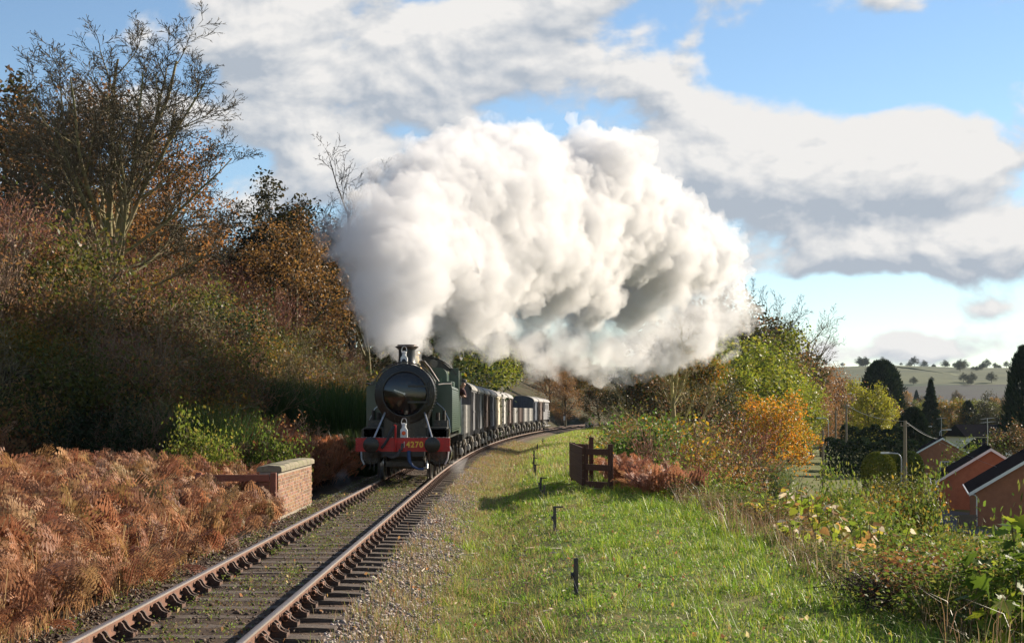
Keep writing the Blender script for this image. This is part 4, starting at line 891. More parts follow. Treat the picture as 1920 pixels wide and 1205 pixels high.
# thickets on the slope left of the line
kinds = [('twig_a', 'brown_twig_thicket', 'brown bare twiggy thicket on the left hillside', (1, 1, 1)), ('twig_b', 'reddish_twig_thicket', 'reddish pink twiggy thicket on the left hillside', (1, 1, 1)), ('twig_c', 'olive_twig_thicket', 'olive twiggy thicket on the left hillside', (1, 1, 1)),
         ('leaf_a', 'olive_shrub', 'olive leafy shrub on the left hillside', (1, 1, 1)), ('leaf_b', 'brown_leaf_shrub', 'brown leafy shrub on the left hillside', (1, 1, 1)), ('leaf_c', 'golden_shrub', 'golden leafy shrub on the left hillside', (1, 1, 1)), ('holly', 'holly_bush', 'dark glossy holly bush on the left hillside', (1, 1, 1)), ('broom', 'broom_bush', 'green upright broom bush on the left hillside', (1, 1, 1))]
def thicket(px, Y, x=None):
    x = at(px, Y) if x is None else x
    u = x - float(xt(Y))
    if u > -4.6: return
    h = hz1(x, Y)
    if h > 5.5: wts = [3, 4.5, 3, 1.2, 4, 2, .3, 0]
    elif h > 2.5: wts = [5, 2, 4, 2, 3, 1, 1, 1.2]
    else: wts = [5, 1, 4, 2, 3, .6, 1, 1.2]
    k = rndv.choices(range(8), wts)[0]; k = 0 if k == 7 and x / Y * FPX + 960 < 300 else k; key, nm, lab, c = kinds[k]; s = rndv.uniform(.75, 1.25) * (1.25 if h > 4 else .9) * (.6 if u > -6.5 else 1)
    zone = ('at the foot of' if h < 2.5 else 'halfway up' if h < 5.5 else 'high on') + (' the left hillside near the big bare tree' if (x / Y * FPX + 960) < 340 else ' the left hillside between bare tree and steam'); lab2 = nm.replace('_', ' ') + 's ' + zone; lab = lab.replace('on the left hillside', zone)
    v = rndv.uniform(.8, 1.15); put(key, nm, x, Y, lab, 'shrub', lab2, s, None, (v, v * rndv.uniform(.93, 1.05), v))
n = 0
for r in range(21):                                     # rows going back up the slope
    Y = 41 + r * 3.6
    for q in range(12):
        px = -30 + q * 66 + rndv.uniform(-30, 30); YY = Y + rndv.uniform(-1.6, 1.6); x = at(px, YY)
        if x - float(xt(YY)) > -4.6: continue
        if abs(px - 208) < 130 and 62 < YY < 75 and rndv.random() < .9: continue      # open ground below the tree
        if px < 130 and 58 < YY < 84 and rndv.random() < .8: continue                 # grass slope
        thicket(px, YY)
# hand-placed bushes that stand out
put('broom', 'broom_bush', at(650, 62), 62, 'large green broom bush on the bank left of the engine chimney', 'shrub', None, 1.7, None, (.9, 1, .9)); put('broom', 'broom_bush', at(600, 66), 66, 'tall green broom bush higher up the bank behind the steam edge', 'shrub', None, 1.6, None, (.9, 1, .9))
put('broom', 'broom_bush', at(375, 42), 42, 'green broom bush standing behind the leafy sapling near the parapet', 'shrub', None, 1.25, None, (.75, .85, .75)); put('broom', 'broom_bush', at(700, 53), 53, 'small green broom bush just left of the engine tank', 'shrub', None, .8)
put('holly', 'holly_bush', at(400, 72), 72, 'sparkling dark holly right of the big bare tree base', 'shrub', None, 1.5); put('leaf_c', 'golden_shrub', at(620, 72), 72, 'golden orange shrub below the crest beside the steam', 'shrub', None, 1.3, None, (1.1, .9, .8))
put('leaf_c', 'yellow_green_shrub', at(800, 82), 82, 'yellow green sapling showing right of the chimney', 'shrub', None, 1.9, None, (.9, 1.25, .9)); put('holly', 'dark_ivy_bush', at(812, 92), 92, 'dark ivy clad bush below the steam right of the chimney', 'shrub', None, 2.6)
# leafy saplings behind the bracken
for (px, Y, s, lab) in ((375, 36.5, 1.15, 'pale green leafy sapling rising behind the bracken'), (425, 37.5, .8, 'low leafy bush beside the pale sapling behind the bracken'), (520, 38.5, 1.0, 'dark green leafy bush just behind the brick parapet'), (470, 39, .8, 'green bush between sapling and parapet')):
    put('bramble', 'leafy_sapling' if s > 1.1 else 'leafy_bush', at(px, Y), Y, lab, 'shrub', None, (s * .7, s * .7, s * 1.15), None, (1.25, 1.1, 1.1) if s > 1.1 else (.9, .9, .9))
put('twig_a', 'dead_shrub', at(530, 44), 44, 'pale dead branchy shrub on the bank above the parapet', 'shrub', None, .7, None, (2.2, 2.0, 1.9))

# wood behind the train and along the curve
def wood(x, Y, zt=None, key=None, col=(1, 1, 1), widen=1.0, lab=None, grp='trees of the wood behind the train'):
    key = key or rndv.choice(['tree_ygreen', 'tree_brown', 'tree_dull', 'tree_gold', 'tree_dull', 'tree_oak', 'bare_b'])
    lb = {'tree_ygreen': 'yellow green tree', 'tree_brown': 'brown leaved tree', 'tree_dull': 'dull olive brown tree', 'tree_gold': 'golden leaved tree', 'tree_oak': 'dark olive oak tree', 'bare_b': 'bare twiggy tree', 'bare_a': 'grey bare tree'}[key]
    zn = ' on the slope behind the goods vans' if Y < 150 else ' in the wood beyond the brake van' if Y < 230 else ' in the wood round the far curve'
    h = hz1(x, Y); s = rndv.uniform(.8, 1.25) if zt is None else max(.4, (zt - h) / 8.3)
    put(key, lb.replace(' ', '_'), x, Y, lab or (lb + zn), 'tree', None if lab else lb + 's' + zn, (s * widen, s * widen, s), None, col)
for r in range(10):
    Y = 105 + r * 22
    for q in range(9):
        u = -7 - q * 6.5 - rndv.uniform(0, 5) - r * .4; YY = Y + rndv.uniform(-9, 9); x = float(xt(YY)) + u
        if abs(at(0, YY)) < abs(x) and x < 0: continue
        v = rndv.uniform(.75, 1.1); left = x / YY * FPX + 960 < 760; wood(x, YY, None, rndv.choice(['tree_brown', 'tree_dull', 'bare_b']) if left else None, (v * .85, v * .86, v * .70) if left else (v, v, v), 1.15)
for q in range(26):                                     # low scrub at the foot of the wood, beside the line
    YY = 84 + q * 6.5 + rndv.uniform(-2, 2); x = float(xt(YY)) - rndv.uniform(4.6, 8.5); k = rndv.choice([0, 1, 2, 3, 4, 4, 5]); key, nm, lab, c = kinds[k]
    put(key, nm, x, YY, lab.replace('on the left hillside', 'beside the line past the train'), 'shrub', 'scrub beside the line past the train: ' + nm.replace('_', ' '), rndv.uniform(.7, 1.15))
# hill spur on the right of the picture: trees with their tops on the descending skyline
sky_pts = [(1348, 568, 250, 'tree_oak'), (1405, 600, 260, 'tree_oak'), (1440, 622, 275, 'bare_a'), (1490, 648, 300, 'bare_b'), (1505, 672, 300, 'tree_brown'), (1540, 690, 320, 'tree_brown'), (1575, 722, 340, 'tree_brown'), (1600, 742, 350, 'tree_brown'), (1330, 590, 255, 'tree_dull'), (1290, 600, 250, 'tree_oak')]
for i, (px, py, Y, key) in enumerate(sky_pts):
    wood(at(px, Y), Y, CAMZ + (HORY - py) * Y / FPX, key, (.95, .88, .82), 1.2 if key != 'bare_a' else .8, None)
for (px, py, Y, key, w) in ((1395, 650, 205, 'tree_ygreen', 1.25), (1350, 690, 195, 'tree_ygreen', 1.1), (1300, 680, 185, 'tree_ygreen', .9), (1480, 700, 230, 'tree_ygreen', 1.0), (1430, 640, 235, 'tree_ygreen', 1.1), (1520, 720, 245, 'tree_brown', 1.0), (1335, 672, 190, 'tree_gold', .9), (1440, 690, 215, 'tree_ygreen', 1.0), (1500, 730, 220, 'tree_ygreen', .8), (1460, 660, 240, 'tree_brown', 1.1), (1275, 655, 170, 'tree_gold', 1.0), (1225, 690, 160, 'tree_dull', 1.0), (1180, 700, 175, 'tree_oak', .9), (1540, 735, 260, 'tree_brown', 1.1), (1570, 760, 270, 'tree_dull', .9),
                            (1125, 715, 185, 'tree_dull', 1.0), (1060, 705, 190, 'tree_brown', 1.0), (1370, 735, 165, 'tree_oak', .9), (1320, 735, 160, 'tree_dull', .9)):
    wood(at(px, Y), Y, CAMZ + (HORY - py) * Y / FPX, key, (1, 1, 1), w, None)
o = put('bare_b', 'bare_lichened_tree', at(1262, 92), 92, 'bare lichen-grey tree beside the line beyond the handrail', 'tree', None, 1.02, 1.0, (1.5, 1.45, 1.2))
T('tree_orange', 1450, 742, 140, 8.3, 'orange_tree', 'big rounded orange and gold autumn tree on the valley edge', None, (1.15, 1.1, 1), 1.12)
T('broom', 1435, 862, 118, 2.2, 'pampas_clump', 'pale green upright grassy clump below the orange tree', None, (2.2, 1.9, 2.2), .8)
T('holly', 1375, 865, 120, 2.7, 'dark_shrub', 'dark rounded shrub left of the grassy clump', None, (.8, .8, .8), .8)
# valley trees
T('cypress', 1652, 677, 330, 12.0, 'broad_conifer', 'broad dark green conifer towering over the village', None, (1, 1.05, 1.1), .98)
T('spruce', 1745, 712, 300, 12.0, 'spruce_tree', 'pointed dark spruce above the bungalow roofs', None, (1.1, 1.1, 1.1), .95)
T('tree_yellow', 1636, 722, 235, 8.3, 'yellow_tree', 'bright yellow tree in front of the broad conifer', None, (1.1, 1.1, 1), 1.0)
T('thuja', 1712, 764, 205, 9.0, 'cypress_tree', 'dense dark cypress just left of the first bungalow gable', None, (1.1, 1.15, 1.0), 1.4)
T('cypress', 1925, 650, 210, 12.0, 'tall_conifer', 'tall dark conifer at the right edge beyond the roofs', None, (1, 1.05, 1.1), .62)
T('thuja', 1815, 752, 330, 9.0, 'slim_cypress', 'slim dark cypress among the distant houses', None, (1.2, 1.2, 1.3), .9)
T('tree_dull', 1690, 760, 260, 8.3, 'brown_garden_tree', 'brown garden tree behind the dark cypress', None, (1, .9, .9), .9)
T('tree_brown', 1600, 750, 290, 8.3, 'russet_tree', 'russet tree left of the yellow tree', None, (.9, .8, .8), .9)
T('tree_dull', 1905, 800, 150, 8.3, 'garden_tree', 'thin leaved garden tree behind the nearest bungalow roof', None, (1, 1, 1), 1.0)
T('leaf_a', 1822, 822, 150, 2.7, 'round_garden_bush', 'rounded green bush between the bungalow roofs', None, (.9, 1.2, .9), .9)
for i in range(120):                                     # village trees fading back to the far hill
    Y = 330 + (i / 120) ** 1.5 * 560 + rndv.uniform(-20, 20); px = rndv.uniform(1560, 1960); key = rndv.choice(['tree_dull', 'tree_dull', 'tree_brown', 'tree_gold', 'tree_oak', 'tree_orange', 'spruce', 'tree_ygreen'])
    s = rndv.uniform(.9, 1.5); c = rndv.uniform(.7, 1.0); lb = {'tree_dull': 'dull olive tree', 'tree_brown': 'brown tree', 'tree_gold': 'golden tree', 'tree_oak': 'dark round tree', 'tree_orange': 'orange tree', 'spruce': 'dark spruce', 'tree_ygreen': 'yellow green tree'}[key]
    put(key, lb.replace(' ', '_'), at(px, Y), Y, lb + ' among the distant village gardens', 'tree', lb + 's of the distant village', (s, s, s * (.8 if key == 'spruce' else 1)), None, (c, c, c))
for i in range(60):                                     # hedgerow trees on the far crest and slopes
    px = rndv.choice([1590, 1700, 1760, 1830, 1870, 1640, 1800]) + rndv.gauss(0, 26); Y = rndv.choice([1500, 1540, 1470, 1520, 1490, 1300, 1120]) + rndv.uniform(-20, 20); s = rndv.uniform(.35, 1.1)
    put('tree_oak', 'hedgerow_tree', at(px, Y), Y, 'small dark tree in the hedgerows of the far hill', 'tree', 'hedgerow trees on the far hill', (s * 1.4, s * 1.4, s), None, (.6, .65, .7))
# hedges in the village: clipped walls of leaves
def hedge(px0, px1, Y0, Y1, h, w, label, col=(1, 1, 1), pal=DARKG):
    rng = np.random.RandomState(int(px0)); A = Vector((at(px0, Y0), Y0, 0)); B = Vector((at(px1, Y1), Y1, 0)); L = (B - A).length; d = (B - A).normalized(); nrm = Vector((d.y, -d.x, 0)); n = int(L * h * 90)
    t = rng.uniform(0, L, n); q = rng.uniform(0, 1, n); side = rng.choice([0, 0, 1, 2], n); hh = h * (1 + .06 * np.sin(t * 1.7) + .05 * np.sin(t * 4.1))
    off = np.where(side == 0, w / 2, np.where(side == 1, -w / 2, rng.uniform(-w / 2, w / 2, n))) * rng.uniform(.8, 1.05, n); z = np.where(side == 2, hh, q * hh) + rng.uniform(-.08, .08, n)
    c = (A + B) / 2; zb = min(hz1(A.x, A.y), hz1(B.x, B.y)) - .3
    P = np.stack([A.x - c.x + d.x * t + nrm.x * off, A.y - c.y + d.y * t + nrm.y * off, z], 1)
    o = empty('garden_hedge', (c.x, c.y, zb), 0, label, 'hedge'); f = link('foliage', M_('foliage', leaves(rng, P, .42, pal, .6)), MAT['needle'], o); f.color = (*col, 1)
    for k in range(8): x, y = d.x * L * (.9 * k / 7 - .45), d.y * L * (.9 * k / 7 - .45); link('stem', M_('stem', tubes([(x, y, 0, x, y, h * .8, .06, .03)], BARK, rng)), MAT['twig'], o)
hedge(1550, 1720, 185, 178, 5.0, 1.8, 'long dark evergreen hedge behind the clipped domes', (1, 1.1, 1)); hedge(1580, 1690, 205, 200, 6.4, 1.8, 'taller back hedge below the yellow tree', (1.2, 1.2, 1))
for (px, pyt, Y, w, lab, c) in ((1647, 847, 138, 1.18, 'broad clipped dome shaped bush brightened to look sunlit', (2.6, 2.4, 1.2)), (1678, 850, 146, .8, 'clipped dome bush half behind the lamp post', (2.4, 2.2, 1.2)), (1706, 846, 143, 1.0, 'dark clipped column bush beside the telegraph pole', (1.2, 1.4, 1.0))):  # dome tints are brightened to stand for sun on their edges
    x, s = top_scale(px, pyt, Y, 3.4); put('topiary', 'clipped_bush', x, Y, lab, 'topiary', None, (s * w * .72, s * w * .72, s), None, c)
# shrubs on the bank between the line and the village
for i in range(44):
    px = rndv.uniform(1360, 1960); Y = rndv.uniform(50, 104); x = at(px, Y)
    if x - float(xt(Y)) < 13 or (px > 1740 and Y > 84): continue
    key = rndv.choice(['leaf_a', 'bramble', 'twig_c', 'leaf_a', 'leaf_c', 'bramble_b']); s = top_scale(px, rndv.uniform(880, 950) if px < 1730 else rndv.uniform(985, 1015), Y, 1.8 if key.startswith('bram') else 2.9)[1]; s = (min(max(s, .8), 1.3), min(max(s, .8), 1.3), s); lb = {'leaf_a': 'olive green bush', 'bramble': 'light green bush', 'twig_c': 'twiggy olive bush', 'leaf_c': 'golden green bush', 'bramble_b': 'red tinged bush'}[key]
    put(key, lb.replace(' ', '_'), x, Y, lb + ' low on the bank above the village', 'shrub', lb + 's low on the bank', s)
# ------------------------------------------------------------------ houses, poles and lamps of the village
MAT['brick'] = surf('house_brick', (.34, .135, .070), .22, 8, .9, 0, .3, 30, alt=(.27, .105, .055), altscale=2)
MAT['tile'] = surf('roof_tile', (.017, .015, .017), .3, 5, 1.0, 0, 0, 20, spec=0)
MAT['white'] = surf('white_paint', (.74, .73, .70), .06, 6, .5, 0, .05, 30)
MAT['win'] = surf('window_glass', (.03, .035, .045), .1, 3, .06, 0, 0, spec=.8)
MAT['pole'] = surf('pole_wood', (.24, .19, .13), .25, 5, .85, 0, .4, 30, stretch=(4, 4, .4))
MAT['grey_metal'] = surf('galvanised', (.45, .46, .47), .1, 6, .4, .7, .03, 40)
MAT['tarmac'] = surf('drive_tarmac', (.09, .085, .08), .2, 4, .9, 0, .3, 30)
MAT['redroof'] = surf('red_tile', (.10, .045, .038), .3, 4, .8, 0, .3, 20); MAT['fencewood'] = surf('fence_wood', (.14, .10, .07), .3, 6, .9, 0, .3, 30, stretch=(4, 4, .6))
def bungalow(px, py, Y, hw, rise, wallh, L, yaw, label, door=None, roofmat='tile'):
    ap = ppos(px, py, Y); ze = ap.z - rise; zb = ze - wallh
    o = empty('brick_bungalow', (ap.x, ap.y, zb), -R(yaw), label, 'house')
    MB().prism([(-hw, -.6), (hw, -.6), (hw, wallh), (0, wallh + rise - .05), (-hw, wallh)], 0, L).build('wall', MAT['brick'], o, 20)
    rf = empty('roof', (0, 0, 0)); rf.parent = o; n = 14; sl = math.hypot(hw + .45, rise * (hw + .45) / hw)
    for sx in (-1, 1):                                   # tile courses, each lapping the one below
        for i in range(n):
            t0, t1 = i / n, (i + 1.12) / n; a = (sx * (hw + .45) * (1 - t0), wallh + rise - (1 - t0) * rise * (hw + .45) / hw + .064); b = (sx * (hw + .45) * max(0, 1 - t1), wallh + rise - max(0, 1 - t1) * rise * (hw + .45) / hw + .06)
            MB().prism([a, b, (b[0], b[1] - .05), (a[0], a[1] - .05)], -.28, L + .3).build('tile_course', MAT[roofmat], rf, 0)
    MB().prism([(-.13, wallh + rise + .05), (0, wallh + rise + .17), (.13, wallh + rise + .05)], -.30, L + .3).build('ridge_tile', MAT[roofmat], rf, 0)
    for sx in (-1, 1):
        e = (hw + .45); MB().bar((0, -.24, wallh + rise - .02), (sx * e, -.24, wallh + rise - rise * e / hw - .02), .05, .26, (0, 1, 0)).build('bargeboard', MAT['white'], o) if False else None
        dz = rise * e / hw
        MB().prism([(0, wallh + rise + .07), (sx * e, wallh + rise - dz + .07), (sx * e, wallh + rise - dz - .17), (0, wallh + rise - .17)], -.33, -.26).build('bargeboard', MAT['white'], o)
        g = MB(); g.cyl((sx * (e + .05), -.3, wallh + rise - dz - .02), (sx * (e + .05), L, wallh + rise - dz - .02), .06, n=8); g.build('gutter', MAT['white'], o)
        d = MB(); d.tube([(sx * (e + .03), -.05, wallh + rise - dz - .05), (sx * (hw + .1), -.08, wallh - .35), (sx * (hw - .06), -.07, wallh - .5), (sx * (hw - .06), -.07, 0)], .045, 6); d.build('downpipe', MAT['white'], o)
    if door:
        x0, x1, z0, z1 = door; w = empty('window', (0, 0, 0)); w.parent = o; f = MB()
        for (a, b, c, e) in ((x0, x0 + .08, z0, z1), (x1 - .08, x1, z0, z1), (x0, x1, z1 - .08, z1), (x0, x1, z0, z0 + .08), ((x0 + x1) / 2 - .04, (x0 + x1) / 2 + .04, z0, z1)): f.box(a, b, -.06, .05, c, e)
        f.build('frame', MAT['white'], w); MB().box(x0 + .05, x1 - .05, -.02, .02, z0 + .05, z1 - .05).build('pane', MAT['win'], w)
    return o, zb
def aerial(x, y, z, h, label):
    o = empty('tv_aerial', (x, y, z), R(20), label, 'aerial'); MB().cyl((0, 0, 0), (0, 0, h), .03, n=6).build('mast', MAT['grey_metal'], o)
    a = MB(); a.bar((-.7, 0, h - .1), (.7, 0, h + .02), .03, .03)
    for k in range(7): a.bar((-.6 + k * .2, -.3, h - .09 + k * .017), (-.6 + k * .2, .3, h - .09 + k * .017), .02, .02)
    a.build('antenna', MAT['grey_metal'], o)
h1, zb1 = bungalow(1767, 821, 185, 3.9, 2.3, 3.0, 11, 15, 'red brick bungalow gable with white window, farthest of the three', (-.3, 1.6, .3, 2.3))
h2, zb2 = bungalow(1858, 841, 118, 4.25, 2.7, 2.6, 13, 16, 'red brick bungalow with dark tiled roof between two others')
h3, zb3 = bungalow(1953, 846, 100, 4.4, 2.75, 2.6, 13, 16, 'red brick bungalow nearest the bank, half out of view')
for (hh, dx, dy, dz, ht, lab) in ((h1, 0, 4, 5.3, 2.6, 'tall aerial on the farthest bungalow ridge'), (h2, 0, 6, 5.3, 2.2, 'aerial on the middle bungalow ridge'), (h2, .2, 11, 5.2, 2.6, 'taller aerial at the back of the middle bungalow')):
    a = -hh.rotation_euler.z; c, s = math.cos(-a), math.sin(-a); aerial(hh.location.x + c * dx - s * dy, hh.location.y + s * dx + c * dy, hh.location.z + dz, ht, lab)
# distant houses
def far_house(px, py, Y, w, d, h, rise, yaw, label, wall, roof):
    ap = ppos(px, py, Y); zb = hz1(ap.x, ap.y); ze = ap.z - rise; o = empty('distant_house', (ap.x, ap.y, zb), R(yaw), label, 'house'); hh = ze - zb
    MB().box(-w/2, w/2, -d/2, d/2, -.5, hh).build('wall', MAT[wall], o)
    r_ = MB(); r_.add([(-w/2-.3, -d/2-.4, hh), (w/2+.3, -d/2-.4, hh), (w/2+.3, d/2+.4, hh), (-w/2-.3, d/2+.4, hh), (-w/2-.2, 0, hh + rise), (w/2+.2, 0, hh + rise)], [(0,1,5,4), (2,3,4,5), (1,2,5), (3,0,4), (0,3,2,1)]); r_ = r_.build('roof', MAT[roof], o, 0)
    MB().box(w*.3, w*.3 + .8, -.4, .4, hh + rise * .5, hh + rise + 1.0).build('chimney', MAT['brick'], r_)
    for k in range(3):
        x = -w * .32 + k * w * .32; f = MB().box(x - .55, x + .55, -d/2 - .05, -d/2 + .02, hh * .45, hh * .45 + 1.1).build('window', MAT['white'], o); MB().box(x - .47, x + .47, -d/2 - .07, -d/2 - .04, hh * .45 + .08, hh * .45 + 1.02).build('pane', MAT['win'], f)
far_house(1796, 768, 400, 8, 8, 5, 3.0, 20, 'distant house with red tiled roof behind the spruce', 'brick', 'redroof'); far_house(1868, 776, 330, 11, 8, 5, 3.0, -15, 'distant house with dark roof behind the bungalows', 'brick', 'tile')
far_house(1845, 795, 235, 10, 7, 4, 2.0, 10, 'low white walled house among the gardens', 'white', 'tile'); far_house(1885, 820, 200, 9, 6, 3.5, 1.6, 12, 'low pale garage building behind the middle bungalow', 'white', 'tile')
far_house(1760, 780, 440, 10, 8, 5, 3, 35, 'small far house with red roof left of the spruce', 'brick', 'redroof')
# telegraph poles, street lamps and wires
def tpole(px, pyt, Y, label, wid=.17, arm=False):
    x = at(px, Y); z = hz1(x, Y); zt = CAMZ + (HORY - pyt) * Y / FPX; o = empty('telegraph_pole', (x, Y, z - .3), 0, label, 'pole')
    MB().cyl((0, 0, 0), (0, 0, zt - z + .3), wid, wid * .72, 10).build('shaft', MAT['pole'], o)
    m = MB(); m.bar((-.35, 0, zt - z - .1), (.35, 0, zt - z - .1), .08, .08)
    for k in (-.3, .3): m.cyl((k, 0, zt - z - .06), (k, 0, zt - z + .12), .04, .03, 6)
    m.build('crossarm', MAT['pole'], o); s = MB()
    for k in range(5): s.bar((-.2, 0, 2.5 + k * .45), (.2, 0, 2.5 + k * .45), .025, .025)
    s.build('step_iron', MAT['grey_metal'], o); return Vector((x, Y, zt - .05))
p1 = tpole(1697, 788, 108, 'stout wooden telegraph pole in front of the clipped bushes'); p2 = tpole(1587, 757, 190, 'wooden telegraph pole left of the yellow tree'); p3 = tpole(1567, 770, 215, 'thin telegraph pole furthest along the lane'); p4 = tpole(1543, 806, 150, 'dark wooden pole beside the orange tree'); p5 = tpole(1598, 745, 280, 'distant pole before the russet tree')
def wire(a, b, sag, label, r=.012):
    n = 14; MBp = []
    for i in range(n + 1):
        t = i / n; p = a.lerp(b, t); MBp.append((p.x, p.y, p.z - sag * 4 * t * (1 - t)))
    o = MB().tube(MBp, r, 4).build('overhead_wire', MAT['grey_metal']); tag(o, label, 'wire')
wire(p1, p2, .5, 'overhead wire from the stout pole back to the pole by the yellow tree', .018); wire(p1, ppos(1960, 900, 112), .6, 'overhead wire from the stout pole across the bungalows'); wire(p1, Vector((h1.location.x, h1.location.y + 2, zb1 + 5.2)), .3, 'overhead wire from the stout pole to the far bungalow', .018); wire(p2, p3, .4, 'overhead wire between the two lane poles', .018)
def lamp_post(px, pyt, Y, label, side=-1):
    x = at(px, Y); z = hz1(x, Y); H = CAMZ + (HORY - pyt) * Y / FPX - z; o = empty('street_lamp', (x, Y, z), 0, label, 'street lamp')
    MB().tube([(0, 0, 0), (0, 0, H - .5), (side * .08, 0, H - .2), (side * .3, 0, H), (side * 1.1, 0, H + .05)], .06, 8).build('column', MAT['grey_metal'], o); MB().box(side * 1.4 - .35, side * 1.4 + .35, -.12, .12, H, H + .14).build('lantern', MAT['white'], o, 30)
lamp_post(1690, 850, 122, 'white street lamp with short bent arm beside the stout pole'); lamp_post(1553, 784, 205, 'pale street lamp by the lane poles'); lamp_post(1762, 806, 215, 'street lamp rising behind the far bungalow', 1); lamp_post(1727, 800, 235, 'slim street lamp beside the dark cypress', 1)
# drive and garden fence between the houses
dv = MB(); q = [(1775, 960, 96), (1860, 975, 92), (1800, 925, 150), (1745, 915, 150)]; pts = [ppos(*a) for a in q]
vs = [(p.x, p.y, hz1(p.x, p.y) + .06) for p in pts]; dv.add(vs, [(0, 1, 2, 3)]); tag(dv.build('driveway', MAT['tarmac'], None, 0), kind='structure')
def panel_fence(px0, px1, Y, h, label):
    A, B = at(px0, Y), at(px1, Y); z = hz1((A + B) / 2, Y); o = empty('panel_fence', (A, Y, z), 0, label, 'fence'); n = int((B - A) / .15); me = MB().box(0, .14, 0, .02, 0, h).mesh('board'); me.materials.append(MAT['fencewood'])
    for k in range(n): b = link('board', me, None, o); b.location = (k * .15, (k % 2) * .015, 0)
    MB().box(0, B - A, .04, .09, h * .8, h * .88).build('rail', MAT['fencewood'], o)
panel_fence(1795, 1835, 98, 1.1, 'low wooden board fence between the two nearer bungalows')

# ------------------------------------------------------------------ lineside things
MAT['railbrick'] = surf('parapet_brick', (.23, .125, .07), .3, 14, .9, 0, .4, 40, objcol=True, alt=(.26, .21, .13), altscale=5, altfac=(.6, .8))
MAT['mortar'] = surf('mortar', (.26, .22, .17), .2, 10, .95, 0, .3, 50); MAT['coping'] = surf('coping_stone', (.21, .18, .125), .3, 5, .95, 0, .5, 18, alt=(.14, .15, .06), altscale=4, altfac=(.48, .68))
MAT['timber'] = surf('brown_timber', (.085, .034, .018), .3, 7, .8, 0, .35, 30, stretch=(5, 5, .6), alt=(.13, .06, .035), altscale=5, altfac=(.52, .72)); MAT['rust_timber'] = surf('red_timber', (.20, .070, .042), .25, 8, .8, 0, .3, 30)
MAT['plank'] = surf('grey_plank', (.30, .25, .19), .25, 6, .9, 0, .4, 30, stretch=(.6, 5, 5))
def parapet():
    x0, y0, y1, zb, zt, w = -4.92, 30.0, 35.0, -1.2, .74, .42
    o = empty('brick_parapet', (x0, y0, zb), 0, 'low brick bridge parapet with mossy stone coping beside the track', 'wall'); L = y1 - y0; H = zt - zb
    MB().box(-w + .012, -.012, .012, L - .012, 0, H - .005).build('core', MAT['mortar'], o, 0)
    st = MB().box(-.0, .100, 0, .215, 0, .065).mesh('brick', 0, .006); hd_ = MB().box(0, .100, 0, .1025, 0, .065).mesh('brick', 0, .006); en = MB().box(0, .205, 0, .10, 0, .065).mesh('brick', 0, .006)
    for m in (st, hd_, en): m.materials.append(MAT['railbrick'])
    rnd = random.Random(4); r0 = int((-.15 - zb) / .075) - 3; nrow = int(H / .075)
    def br(me, x, y, z):
        b = link('brick', me, None, o); b.location = (x + rnd.uniform(-.004, .004), y, z); v = rnd.uniform(.65, 1.35); b.color = (v, v * rnd.uniform(.85, 1.1), v * rnd.uniform(.8, 1.15), 1)
    for r in range(nrow - 12, nrow):
        z = r * .075; y = 0 if r % 2 else -.1125
        while y < L - .05:
            if y < 0: br(hd_, -.105, 0, z); y += .225; continue
            if y + .215 > L: br(hd_, -.105, y, z); break
            br(st, -.105, y, z); y += .225
        for k in range(2): br(en, -w + .0 + k * .21 - (0 if r % 2 else .0), -.006, z) if r >= nrow - 9 else None
    n = 8; lc = L / n
    for k in range(n):
        m = MB(); j = rnd.uniform(-.01, .01); m.prism([(-w - .05, 0), (.06, 0), (.06, .09), (.02, .135 + j), (-w / 2, .15 + j), (-w - .02, .12 + j), (-w - .05, .08)], k * lc + .008, (k + 1) * lc - .008); c = m.build('coping_stone', MAT['coping'], o, 0, .008); c.location = (0, 0, H)
    f = empty('timber_fence', (x0 - .25, y0 - .3, -.5), 0, 'weathered red timber rails at the near end of the brick parapet', 'fence')
    MB().box(.12, .24, 0, .11, 0, 1.24).build('post', MAT['rust_timber'], f, 30, .006); MB().box(-1.45, .10, -.02, .055, 1.06, 1.20).build('rail', MAT['rust_timber'], f, 30, .006); MB().box(-1.45, .10, -.02, .055, .66, .79).build('rail', MAT['rust_timber'], f, 30, .006); MB().box(-1.45, -1.33, .06, .17, 0, 1.24).build('post', MAT['rust_timber'], f, 30, .006)
parapet()
def stile():
    o = empty('timber_handrail', (2.15, 37.6, hz1(2.15, 37.6)), 0, 'dark brown timber handrail and boarded platform at the top of the bank steps', 'handrail'); H = 1.2
    def post(x, y, h=H): MB().box(x - .065, x + .065, y - .06, y + .06, -.35, h).build('post', MAT['timber'], o, 30, .008)
    posts = [(-.19, .5, H + .02), (.28, -1.4, H), (-.30, 4.2, H), (.14, 3.2, H + .1), (-.13, -.75, H)]
    fl, fr, bl, br_ = (-.22, -.55), (.36, -1.35), (-.36, 4.1), (.13, 3.3)
    for (x, y), h in ((fl, H), (fr, H + .03), (bl, H - .05), (br_, H + .12)): post(x, y, h)
    for z, hh in ((1.02, .16), (.62, .16), (.18, .16)): MB().bar((fl[0], fl[1] - .085, z), (fr[0] , fr[1] - .085, z - .0), .05, hh, (0, 0, 1)).build('rail', MAT['timber'], o, 30, .006)
    for z in (1.03, .83, .63, .43, .23): MB().bar((fl[0] - .09, fl[1] - .1, z), (bl[0] - .09, bl[1], z + .02), .045, .192, (0, 0, 1)).build('board', MAT['timber'], o, 30, .006)
    MB().bar((br_[0], br_[1], 1.05), (bl[0], bl[1], 1.05), .05, .14).build('rail', MAT['timber'], o, 30, .006)
    for k in range(5): MB().box(-.20, .30, -.9 + k * .34, -.60 + k * .34, .05, .10).build('plank', MAT['plank'], o, 30, .006)
stile()
